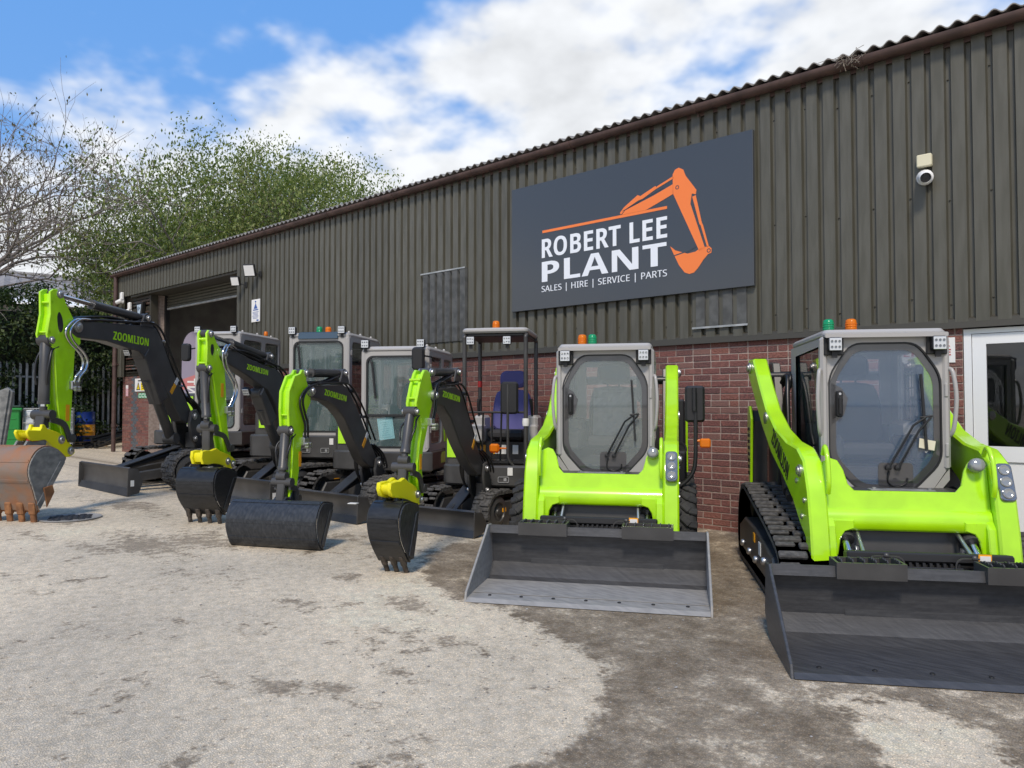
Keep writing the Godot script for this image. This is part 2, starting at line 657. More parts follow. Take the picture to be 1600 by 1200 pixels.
func ground_textures() -> Array:
	var S := 1024
	var cell := FastNoiseLite.new()
	cell.noise_type = FastNoiseLite.TYPE_CELLULAR
	cell.seed = 5
	cell.frequency = .085
	cell.cellular_return_type = FastNoiseLite.RETURN_DISTANCE2_SUB
	cell.fractal_type = FastNoiseLite.FRACTAL_NONE
	var val := FastNoiseLite.new()
	val.noise_type = FastNoiseLite.TYPE_CELLULAR
	val.seed = 5
	val.frequency = .085
	val.cellular_return_type = FastNoiseLite.RETURN_CELL_VALUE
	val.fractal_type = FastNoiseLite.FRACTAL_NONE
	var grit := FastNoiseLite.new()
	grit.seed = 8
	grit.frequency = .16
	grit.fractal_octaves = 3
	var soft := FastNoiseLite.new()
	soft.seed = 18
	soft.frequency = .008
	soft.fractal_octaves = 4
	var a := cell.get_seamless_image(S, S).get_data()
	var b := val.get_seamless_image(S, S).get_data()
	var c := grit.get_seamless_image(S, S).get_data()
	var d := soft.get_seamless_image(S, S).get_data()
	var out := PackedByteArray()
	out.resize(S * S * 3)
	var bump := PackedByteArray()
	bump.resize(S * S)
	for i in S * S:
		var stone := smoothstep(12.0, 90.0, float(a[i]))
		var tone := (float(b[i]) - 128.0) / 128.0
		var g := (float(c[i]) - 128.0) / 128.0
		var w := (float(d[i]) - 128.0) / 128.0
		var l := lerpf(172.0, 212.0 + tone * 20.0, stone * .75 + .2) + g * 16.0 + w * 14.0
		out[i * 3] = clampi(int(l + 11.0 + tone * 4.0), 0, 255)
		out[i * 3 + 1] = clampi(int(l + 1.0), 0, 255)
		out[i * 3 + 2] = clampi(int(l - 16.0 - tone * 5.0), 0, 255)
		bump[i] = clampi(int(stone * 150.0 + tone * 40.0 + g * 40.0 + 40.0), 0, 255)
	var fine := ImageTexture.create_from_image(Image.create_from_data(S, S, false, Image.FORMAT_RGB8, out))
	var relief := ImageTexture.create_from_image(Image.create_from_data(S, S, false, Image.FORMAT_L8, bump))
	# damp, stained and otherwise darker places of the yard: x -16 to 4, z -1 to 9
	var w := 256
	var h := 128
	var damp := Image.create(w, h, false, Image.FORMAT_RF)
	var spots := Image.create(w, h, false, Image.FORMAT_RF)
	var wet := P2([-5.45, 2.6, -5.2, 3.3, -4.4, 3.95, -3.9, 4.12, -3.38, 4.1, -2.91, 4.25, -2.6, 4.4, -2.25, 4.6, -2.0, 5.02, -1.88, 5.5, -1.95, 6.0, -1.4, 6.6, .5, 6.4, 1.5, 4.0, 1.5, -.5, -4.08, -.5, -4.6, .69, -5.25, 2.0])
	var dry := P2([-1.22, 4.26, -1.09, 4.06, -.88, 4.02, -.62, 4.1, -.45, 4.3, -.3, 4.6, -.5, 4.95, -.8, 4.75, -.95, 4.5])
	for s in [wet, dry]:
		for i in s.size(): s[i] = Vector2((s[i].x + 16.0) / 20.0 * w, (s[i].y + 1.0) / 10.0 * h)
	for j in h:
		for i in w:
			var p := Vector2(i + .5, j + .5)
			var k := 1.0 if Geometry2D.is_point_in_polygon(p, wet) else 0.0
			if Geometry2D.is_point_in_polygon(p, dry): k = 0.0
			damp.set_pixel(i, j, Color(k, 0, 0))
	# x, z, reach along x and z, strength
	var blots := [[-5.04, 4.25, .14, .1, .9], [-6.25, 5.16, .2, .12, .75], [-8.13, 5.01, .22, .14, .45], [-7.66, 4.79, .75, .3, .95], [-7.5, 4.3, .6, .4, .85], [-7.99, 5.25, .5, .12, .7], [-4.59, 4.95, .3, .16, .6], [-5.03, 4.88, .2, .1, .4], [-3.57, 5.27, .14, .12, .3], [-4.47, 4.73, .2, .1, .65], [-4.9, 5.75, .16, .1, .5], [-4.96, 6.17, .2, .09, .4], [-3.61, 6.09, .12, .06, .7], [-3.41, 5.92, .16, .08, .85], [-3.15, 5.73, .12, .09, .9], [-3.09, 5.38, .2, .08, .7], [-3.77, 6.08, .2, .05, .6], [-8.82, 5.41, .6, .1, .55], [-3.33, 4.87, .4, .2, .45], [-10.5, 3.84, .9, .25, .8], [-11.6, 4.6, .6, .1, .7], [-13.2, 4.6, .7, .08, .6], [-12.6, 2.2, 1.6, 1.3, .5], [-9.4, 1.3, 1.6, 1.3, .55], [-7.6, 1.5, 1.3, 1.2, .55], [-6.1, 1.6, 1.0, 1.2, .6], [-4.47, 5.89, .3, .05, .35], [-3.27, 5.13, .12, .07, .6], [-2.77, 6.12, .18, .08, .4], [-2.36, 5.99, .12, .1, .6], [-2.55, 5.5, .14, .06, .3], [-6.6, 3.2, .8, .25, .5], [-5.6, 3.4, .5, .35, .6], [-9.93, 4.75, .45, .3, .8], [-8.5, 3.5, .5, .3, .5], [-14.5, 5.5, .8, .1, .5], [-5.6, 4.9, .3, .05, .3], [-3.0, 6.6, .1, .07, .6], [-6.9, 5.9, .2, .05, .3], [-4.0, 4.45, .35, .12, .75]]  # the widest ovals darken the ground under the excavators
	for q in blots:
		var x0 := int((q[0] - q[2] * 1.8 + 16.0) / 20.0 * w)
		var x1 := int((q[0] + q[2] * 1.8 + 16.0) / 20.0 * w) + 1
		var z0 := int((q[1] - q[3] * 1.8 + 1.0) / 10.0 * h)
		var z1 := int((q[1] + q[3] * 1.8 + 1.0) / 10.0 * h) + 1
		for j in range(maxi(z0, 0), mini(z1 + 1, h)):
			for i in range(maxi(x0, 0), mini(x1 + 1, w)):
				var ux: float = ((i + .5) / w * 20.0 - 16.0 - q[0]) / q[2]
				var uz: float = ((j + .5) / h * 10.0 - 1.0 - q[1]) / q[3]
				var k: float = clampf(1.15 - sqrt(ux * ux + uz * uz) * .62, 0.0, 1.0) * q[4]
				if k > spots.get_pixel(i, j).r: spots.set_pixel(i, j, Color(k, 0, 0))
	var BW := 2048
	var BH := 1024
	damp.resize(w / 2, h / 2, Image.INTERPOLATE_BILINEAR)
	damp.resize(BW, BH, Image.INTERPOLATE_CUBIC)
	spots.resize(BW, BH, Image.INTERPOLATE_CUBIC)
	var dd := damp.get_data().to_float32_array()
	var ss := spots.get_data().to_float32_array()
	var n1 := FastNoiseLite.new()
	n1.seed = 31
	n1.frequency = .011
	n1.fractal_octaves = 6
	n1.fractal_gain = .62
	var n2 := FastNoiseLite.new()
	n2.seed = 37
	n2.frequency = .06
	n2.fractal_octaves = 4
	var n3 := FastNoiseLite.new()
	n3.seed = 41
	n3.frequency = .0035
	n3.fractal_octaves = 5
	var f1 := n1.get_image(BW, BH, false, false, false).get_data()
	var f2 := n2.get_image(BW, BH, false, false, false).get_data()
	var n4 := FastNoiseLite.new()
	n4.seed = 47
	n4.frequency = .28
	n4.fractal_octaves = 2
	var f4 := n4.get_image(BW, BH, false, false, false).get_data()
	var f3 := n3.get_image(BW, BH, false, false, false).get_data()
	var mac := PackedByteArray()
	mac.resize(BW * BH * 3)
	for i in BW * BH:
		var a1 := (float(f1[i]) - 128.0) / 128.0
		var a2 := (float(f2[i]) - 128.0) / 128.0
		var a3 := (float(f3[i]) - 128.0) / 128.0
		var a4 := (float(f4[i]) - 128.0) / 128.0
		var k := smoothstep(.22, .80, dd[i] + a1 * .8 + a2 * .55 + a4 * .35)
		var k2 := smoothstep(.34, .80, ss[i] + a1 * .5 + a2 * .55 + a4 * .4)
		var k3 := smoothstep(.28, .75, a1 + a2 * .55 + a3 * .3 + a4 * .2) * .34
		var l := .91 + a3 * .24 + a2 * .07
		var r := l * (1.0 + a3 * .02)
		var g := l * .965
		var bl := l * (.905 - a3 * .03)
		var darkening := clampf(k * (.76 + a2 * .2 + a1 * .35 + a4 * .16), 0.0, .94)
		darkening = maxf(darkening, clampf(k2 * (.62 + a2 * .2 + a4 * .15), 0.0, .85))
		darkening = maxf(darkening, k3)
		r = lerpf(r, .225, darkening)
		g = lerpf(g, .192, darkening)
		bl = lerpf(bl, .16, darkening)
		mac[i * 3] = clampi(int(pow(clampf(r, 0.0, 1.0), 1.0 / 2.2) * 255.0), 0, 255)
		mac[i * 3 + 1] = clampi(int(pow(clampf(g, 0.0, 1.0), 1.0 / 2.2) * 255.0), 0, 255)
		mac[i * 3 + 2] = clampi(int(pow(clampf(bl, 0.0, 1.0), 1.0 / 2.2) * 255.0), 0, 255)
	var macro := ImageTexture.create_from_image(Image.create_from_data(BW, BH, false, Image.FORMAT_RGB8, mac))
	return [fine, relief, macro]


func ground() -> void:
	var t := ground_textures()
	var m := StandardMaterial3D.new()
	m.albedo_texture = t[0]
	m.roughness = .88
	m.metallic_specular = .35
	m.heightmap_enabled = true
	m.heightmap_texture = t[1]
	m.heightmap_scale = .3
	m.detail_enabled = true
	m.detail_blend_mode = BaseMaterial3D.BLEND_MODE_MUL
	m.detail_albedo = t[2]
	m.detail_uv_layer = BaseMaterial3D.DETAIL_UV_2
	var xs := [-400.0, -120.0, -60.0, -40.0, -25.0, -20.0]
	var zs := [-400.0, -100.0, -30.0, -12.0, -5.0]
	for i in 41: xs.append(-16.0 + i * .5)
	for i in 21: zs.append(-1.0 + i * .5)
	xs.append_array([6.0, 10.0, 30.0, 100.0, 400.0])
	zs.append_array([10.0, 14.0, 30.0, 100.0, 400.0])
	var v := PackedVector3Array()
	var n := PackedVector3Array()
	var uv := PackedVector2Array()
	var uv2 := PackedVector2Array()
	var ix := PackedInt32Array()
	for z in zs:
		for x in xs:
			v.append(Vector3(x, minf(gy(x), .5), z))
			n.append(Vector3.UP)
			uv.append(Vector2(x, z) / 1.0)
			uv2.append(Vector2(clampf((x + 16.0) / 20.0, .001, .999), clampf((z + 1.0) / 10.0, .001, .999)))
	var c := xs.size()
	for j in zs.size() - 1:
		for i in c - 1:
			var q := j * c + i
			ix.append_array(PackedInt32Array([q, q + 1, q + c, q + 1, q + c + 1, q + c]))
	var a := []
	a.resize(Mesh.ARRAY_MAX)
	a[Mesh.ARRAY_VERTEX] = v
	a[Mesh.ARRAY_NORMAL] = n
	a[Mesh.ARRAY_TEX_UV] = uv
	a[Mesh.ARRAY_TEX_UV2] = uv2
	a[Mesh.ARRAY_INDEX] = ix
	var me := ArrayMesh.new()
	me.add_surface_from_arrays(Mesh.PRIMITIVE_TRIANGLES, a)
	var o := put_mesh(self, "yard_ground", me, m)
	o.set_meta("kind", "structure")
	o.set_meta("label", "pale worn asphalt yard with dark damp stains")
	# loose grit
	rng.seed = 77
	var mm := MultiMesh.new()
	mm.transform_format = MultiMesh.TRANSFORM_3D
	var g := MB.new()
	g.ball(Vector3.ZERO, .5, .6, 5)
	mm.mesh = g.mesh()
	mm.instance_count = 2600
	for i in 2600:
		var x := rng.randf_range(-9.0, 1.2)
		var z := rng.randf_range(.2, 7.2)
		if i < 1300:
			x = rng.randf_range(-3.6, .2)
			z = rng.randf_range(2.4, 6.2)
		var s := rng.randf_range(.004, .011) * (1.8 if rng.randf() < .05 else 1.0)
		mm.set_instance_transform(i, Transform3D(Basis(Vector3.UP, rng.randf() * TAU).scaled(Vector3(s, s * .7, s * rng.randf_range(.7, 1.4))), Vector3(x, gy(x) + s * .2, z)))
	var mi := MultiMeshInstance3D.new()
	mi.name = "loose_grit"
	mi.multimesh = mm
	mi.material_override = worn(lin(.12, .115, .105), lin(.42, .40, .37), .9, 3.0, 78)
	mi.set_meta("kind", "stuff")
	tag(mi, "loose grit scattered over the asphalt yard", "grit")
	add_child(mi, true)
	# drain cover
	var d := thing("drain_cover", "round dark iron drain cover set in the yard by the rusty bucket", "drain cover", Vector3(-9.93, gy(-9.93) + .004, 4.75), .4)
	var dm := MB.new()
	dm.lathe(Vector3.ZERO, Vector3.UP, P2([.34, 0, .34, .012, .30, .012, .29, .004, .0, .004]), 28)
	put(d, "rim", dm, M.bare)
	for i in 6:
		for j in 6:
			var x := (i - 2.5) * .09
			var z := (j - 2.5) * .09
			if Vector2(x, z).length() < .25:
				var tm := MB.new()
				tm.box(Vector3(x, .009, z), Vector3(.06, .014, .06), .004)
				put(d, "raised_block", tm, M.steel)


# ---------- the building ----------

func cladding_profile() -> Array:
	# one metre of sheet, six ribs: x across, depth out of the wall
	var p := []
	for k in 6:
		var x := k * .169
		p.append_array([[x, 0.0], [x + .036, 0.0], [x + .048, .044], [x + .157, .044]])
	p.append([1.014, 0.0])
	return p


func cladding_mesh(y0: float, y1: float, count := 6) -> ArrayMesh:
	var p := cladding_profile().slice(0, count * 4)
	p.append([count * .169, 0.0])
	var b := MB.new()
	for i in p.size() - 1:
		var a: Array = p[i]
		var c: Array = p[i + 1]
		b.quad(Vector3(a[0], y0, a[1]), Vector3(c[0], y0, c[1]), Vector3(c[0], y1, c[1]), Vector3(a[0], y1, a[1]))
		b.quad(Vector3(a[0], y1, a[1] - .004), Vector3(c[0], y1, c[1] - .004), Vector3(c[0], y0, c[1] - .004), Vector3(a[0], y0, a[1] - .004))
		b.quad(Vector3(a[0], y0, a[1] - .004), Vector3(c[0], y0, c[1] - .004), Vector3(c[0], y0, c[1]), Vector3(a[0], y0, a[1]))
	return b.mesh()


func brick_mesh(w: float, h := .065) -> ArrayMesh:
	var b := MB.new()
	b.box(Vector3(0, 0, -.02), Vector3(w, h, .06), .004)
	return b.mesh()


func building() -> void:
	var B := thing("industrial_unit", "long brick and dark olive clad industrial unit with brown gutter and shutter bay", "building")
	# core walls
	var w := MB.new()
	w.span(Vector3(-14.6, 0, -.28), Vector3(-1.27, 2.2, .004))
	w.span(Vector3(.95, -.2, -.28), Vector3(6.0, 2.2, .004))
	var wall := put(B, "brick_wall", w, M.mortar)
	var back := MB.new()
	back.span(Vector3(-14.62, 2.2, -.28), Vector3(6.0, 4.95, -.02))
	back.span(Vector3(-19.3, 4.36, -.28), Vector3(-14.62, 4.95, -.02))
	back.span(Vector3(-21.05, 2.2, -.28), Vector3(-19.3, 4.95, -.10))
	put(B, "liner_wall", back, M.trim)
	var shell := MB.new()
	shell.span(Vector3(-20.8, 0, -5.2), Vector3(-17.2, 4.8, -5.0))
	shell.span(Vector3(-21.0, 0, -14.3), Vector3(6.0, 5.2, -14.0))
	shell.span(Vector3(-21.05, 0, -14.0), Vector3(-20.8, 5.0, -.3))
	shell.span(Vector3(5.75, 0, -14.0), Vector3(6.0, 5.0, -.3))
	shell.span(Vector3(-3.2, 0, -4.2), Vector3(5.7, 3.2, -4.0))
	shell.span(Vector3(-3.2, 0, -4.0), Vector3(-3.0, 3.2, -.3))
	shell.span(Vector3(-3.2, 2.7, -4.0), Vector3(5.7, 2.8, -.3))
	put(B, "inner_wall", shell, M.interior_wall)
	var fl := MB.new()
	fl.span(Vector3(-20.8, -.2, -14.0), Vector3(5.75, .17, -.35))
	put(B, "floor_slab", fl, M.concrete)
	for x in [-19.0, -16.2, -13.0]:
		var c := MB.new()
		c.span(Vector3(x - .1, .1, -9.2), Vector3(x + .1, 5.6, -9.0))
		put(B, "steel_column", c, M.black)
	for y in [3.0, 4.2]:
		var c := MB.new()
		c.span(Vector3(-20.8, y, -9.35), Vector3(-11.0, y + .2, -9.2))
		put(B, "steel_rail", c, M.black)
	# bricks: the nearest 300 one by one, the rest joined
	rng.seed = 12
	var cam := Vector3(0, H_CAM, 8)
	var spots := []
	for r in 29:
		var y := -.02 + r * .0765
		var x := -14.55 - (.1125 if r % 2 else 0.0)
		while x < -1.3:
			var wd := .215
			if rng.randf() < .16: wd = .1025
			if x + wd > -1.272: wd = -1.272 - x
			if wd > .04:
				var c := Vector3(x + wd / 2, y + .0325, 0)
				var seen := (c.x > -8.2 and c.x < -5.3 and y > .9) or (c.x > -4.75 and c.x < -2.75) or c.x > -1.75
				spots.append([c.distance_to(cam) + (0.0 if seen else 100.0), c, wd])
			x += wd + .011
	spots.sort_custom(func(p, q): return p[0] < q[0])
	var full := [brick_mesh(.215), brick_mesh(.1025)]
	var rest := {}
	for i in spots.size():
		var s: Array = spots[i]
		var kind := rng.randi() % 6
		if s[1].y < .11: kind = 4
		elif rng.randf() < .12: kind = 3
		var off := Vector3(0, rng.randf_range(-.001, .001), rng.randf_range(-.0025, .002))
		var me: ArrayMesh = full[0] if absf(s[2] - .215) < .001 else full[1] if absf(s[2] - .1025) < .001 else brick_mesh(s[2])
		if i < 300:
			put_mesh(wall, "brick", me, M.bricks[kind], Transform3D(Basis(), s[1] + off))
		else:
			if not rest.has(kind): rest[kind] = MB.new()
			rest[kind].box(s[1] + off + Vector3(0, 0, -.02), Vector3(s[2], .065, .06), 0.0)
	for k in rest:
		put(wall, "distant_bricks", rest[k], M.bricks[k]).set_meta("kind", "stuff")
	# flashing along the foot of the cladding
	var f := MB.new()
	f.prism(P2([-.03, 2.30, .045, 2.262, .055, 2.175, .048, 2.175, .038, 2.25, -.03, 2.28]), -14.6, 6.0)
	put(B, "flashing", f, M.trim)
	# cladding sheets
	var tall := cladding_mesh(2.235, 4.93)
	var x := -14.72
	while x < 5.0:
		put_mesh(B, "cladding_sheet", tall, M.sheets[rng.randi() % 3], Transform3D(Basis(Vector3.RIGHT, rng.randf_range(-.0006, .0006)), Vector3(x, 0, .005 + .003 * (int(x * 3.0) % 2))))
		x += 1.014
	var fascia := cladding_mesh(4.36, 4.93)
	x = -20.804
	while x < -14.9:
		put_mesh(B, "cladding_sheet", fascia, M.cladding, Transform3D(Basis(), Vector3(x, 0, .004)))
		x += 1.014
	var cor := MB.new()
	cor.span(Vector3(-21.06, 2.2, -.06), Vector3(-20.80, 4.93, .05), .01)
	put(B, "corner_trim", cor, M.cladding)
	# rivets down the ribs
	var rv := MB.new()
	for sx in 20:
		for k in [1, 3, 5]:
			for y in [2.45, 3.45, 4.62]:
				rv.ball(Vector3(-14.72 + sx * 1.014 + k * .169 + .015, y + .02 * (k - 3), .008), .009, .8, 6)
	put(B, "rivets", rv, M.trim).set_meta("kind", "stuff")
	# replaced grey patches
	var pa := cladding_mesh(2.44, 3.56)
	put_mesh(B, "grey_patch", pa, M.cladding_old, Transform3D(Basis(), Vector3(-8.80, 0, .022)))
	var pb := cladding_mesh(2.36, 2.80, 4)
	put_mesh(B, "grey_patch", pb, M.cladding_old, Transform3D(Basis(), Vector3(-4.02, 0, .022)))
	for q in [[-8.80, 3.56, 1.0], [-4.02, 2.36, .68]]:
		var ed := MB.new()
		ed.box(Vector3(q[0] + q[2] / 2, q[1], .071), Vector3(q[2], .022, .006))
		put(B, "patch_edge", ed, M.galv)
	# gutter
	var gp := PackedVector2Array()
	for i in 13:
		var an := PI + PI * i / 12.0
		gp.append(Vector2(.115 + cos(an) * .075, 4.985 + sin(an) * .075))
	for i in 13:
		var an := TAU - PI * i / 12.0
		gp.append(Vector2(.115 + cos(an) * .068, 4.985 + sin(an) * .068))
	var gu := MB.new()
	gu.prism(gp, -21.25, 6.0)
	var gutter := put(B, "gutter", gu, M.gutter)
	var gx := -20.4
	while gx < 5.8:
		var bk := MB.new()
		var bp := PackedVector2Array()
		for i in 11: bp.append(Vector2(.115 + cos(PI + PI * i / 10.0) * .081, 4.985 + sin(PI + PI * i / 10.0) * .081))
		for i in 11: bp.append(Vector2(.115 + cos(TAU - PI * i / 10.0) * .0755, 4.985 + sin(TAU - PI * i / 10.0) * .0755))
		bk.prism(bp, gx - .02, gx + .02)
		bk.bar(Vector3(gx, 4.93, .06), Vector3(gx, 4.88, .05), .02, .01)
		put(gutter, "gutter_bracket", bk, M.gutter)
		gx += 1.83
	var fa := MB.new()
	fa.span(Vector3(-21.1, 4.885, .03), Vector3(6.0, 5.02, .042))
	put(B, "fascia_board", fa, M.gutter)
	# corrugated roof sheets, 14 degrees
	var rs := MB.new()
	var n := 56
	var slope := tan(deg_to_rad(13.0))
	for i in n:
		var xa := i * 1.022 / n
		var xb := (i + 1) * 1.022 / n
		var ha := .023 * cos(xa / .146 * TAU)
		var hb := .023 * cos(xb / .146 * TAU)
		var na := Vector3(.023 * TAU / .146 * sin(xa / .146 * TAU), 1, 0).normalized()
		var nb := Vector3(.023 * TAU / .146 * sin(xb / .146 * TAU), 1, 0).normalized()
		var y0 := 5.055
		var y1 := 5.055 + 7.4 * slope
		var a0 := Vector3(xa, y0 + ha, .15)
		var b0 := Vector3(xb, y0 + hb, .15)
		var a1 := Vector3(xa, y1 + ha, -7.25)
		var b1 := Vector3(xb, y1 + hb, -7.25)
		rs.t3(a0, b0, b1, na, nb, nb)
		rs.t3(a0, b1, a1, na, nb, na)
		var dn := Vector3(0, -.012, 0)
		rs.t3(a0 + dn, b1 + dn, b0 + dn, -na, -nb, -nb)
		rs.t3(a0 + dn, a1 + dn, b1 + dn, -na, -na, -nb)
		rs.quad(a0 + dn, b0 + dn, b0, a0)
	var rm := rs.mesh()
	x = -21.25
	while x < 5.6:
		put_mesh(B, "roof_sheet", rm, M.roof, Transform3D(Basis(), Vector3(x, 0, 0)))
		x += 1.022
	var rb := MB.new()
	rb.prism(P2([-7.2, 6.6, -14.5, 4.95, -14.5, 5.1, -7.2, 6.8]), -21.25, 6.0)
	put(B, "rear_roof", rb, M.roof)
	var ge := MB.new()
	ge.prism(P2([-14.2, 4.9, -.2, 4.9, -7.2, 6.55]), -21.04, -20.9)
	put(B, "gable", ge, M.cladding)
	# shutter bay
	var so := MB.new()
	so.span(Vector3(-20.3, 4.31, -.62), Vector3(-14.62, 4.358, .0))
	put(B, "soffit", so, M.trim)
	for i in 9:
		var sl := MB.new()
		sl.prism(smooth2(P2([-.53, 3.98 + i * .075, -.51, 4.0 + i * .075, -.50, 4.018 + i * .075, -.51, 4.04 + i * .075, -.53, 4.053 + i * .075, -.55, 4.053 + i * .075, -.55, 3.98 + i * .075]), 2, true), -19.3, -14.75)
		put(B, "shutter_slat", sl, M.cladding)
	var sb := MB.new()
	sb.box(Vector3(-17.0, 3.965, -.525), Vector3(4.55, .05, .06), .01)
	put(B, "shutter_bottom_rail", sb, M.galv)
	for q in [-19.33, -14.70]:
		var gr := MB.new()
		gr.span(Vector3(q - .05, .12, -.58), Vector3(q + .05, 4.3, -.47))
		put(B, "shutter_guide", gr, M.black)
	# pier left of the bay, with blue brick quoin
	var pi := MB.new()
	pi.span(Vector3(-21.0, 0, -.5), Vector3(-19.38, 4.31, -.112))
	pi.span(Vector3(-19.38, 0, -.5), Vector3(-19.36, 4.31, -.112))
	var pier := put(B, "brick_pier", pi, M.mortar)
	var pb2 := {}
	for r in 54:
		var y := .19 + r * .0765
		var xx := -20.99 - (.1125 if r % 2 else 0.0)
		while xx < -19.4:
			var x0 := maxf(xx, -20.99)
			var x1 := minf(xx + .215, -19.37)
			var blue := (x0 > -20.45 and x1 < (-19.9 if (r / 2) % 2 else -20.08))
			var kind: int = 9 if blue else rng.randi() % 6
			if x1 - x0 > .03:
				if not pb2.has(kind): pb2[kind] = MB.new()
				pb2[kind].span(Vector3(x0, y, -.13), Vector3(x1, y + .065, -.1))
			xx += .226
	for k in pb2:
		put(pier, "bricks", pb2[k], M.blue_brick if k == 9 else M.bricks[k]).set_meta("kind", "stuff")
	var rp := MB.new()
	var rp2 := MB.new()
	for r in 30:
		rp.span(Vector3(-14.74, .16 + r * .0765, -.3), Vector3(-14.60, .16 + r * .0765 + .065, .003))
	rp2.span(Vector3(-14.73, .1, -.3), Vector3(-14.61, 4.3, -.004))
	put(B, "jamb_bricks", rp, M.blue_brick).set_meta("kind", "stuff")
	put(B, "door_jamb", rp2, M.galv)
	# downpipe
	var dp := MB.new()
	dp.tube(V3([-21.02, 4.93, .11, -21.02, 4.7, .11, -21.02, .2, .11]), .055, 14)
	var dpn := put(B, "downpipe", dp, M.gutter)
	for y in [.9, 2.55, 4.2]:
		var cl := MB.new()
		cl.lathe(Vector3(-21.02, y, .11), Vector3.UP, P2([.055, -.05, .066, -.045, .066, .045, .055, .05]), 14)
		cl.box(Vector3(-20.98, y, .06), Vector3(.2, .03, .02))
		put(dpn, "pipe_clip", cl, M.gutter)
	# white door
	var fr := MB.new()
	fr.plate_ring(P2([-1.262, .06, .94, .06, .94, 2.165, -1.262, 2.165]), P2([-1.20, .11, .88, .11, .88, 2.12, -1.20, 2.12]), -.07, .0)
	fr.span(Vector3(-.185, .11, -.07), Vector3(-.12, 2.12, .0))
	var door := put(B, "entrance_door", fr, M.upvc)
	for x0 in [-1.195, -.115]:
		var lf := MB.new()
		lf.plate_ring(P2([x0, .115, x0 + 1.005, .115, x0 + 1.005, 2.115, x0, 2.115]), P2([x0 + .11, .22, x0 + .895, .22, x0 + .895, 2.02, x0 + .11, 2.02]), -.06, -.008)
		put(door, "door_leaf", lf, M.upvc)
		var md := MB.new()
		md.span(Vector3(x0 + .11, .93, -.058), Vector3(x0 + .895, 1.07, -.010))
		put(door, "mid_rail", md, M.upvc)
		var pl := MB.new()
		pl.box(Vector3(x0 + .5025, .575, -.036), Vector3(.785, .71, .02), .012)
		put(door, "lower_panel", pl, M.upvc)
		var g := MB.new()
		g.box(Vector3(x0 + .5025, 1.545, -.036), Vector3(.785, .95, .004))
		put(door, "door_pane", g, glass(.55, Color(.03, .04, .045)))
	var st := MB.new()
	st.span(Vector3(-1.27, -.1, -.28), Vector3(.95, .06, .02), .008)
	put(B, "door_step", st, M.concrete)


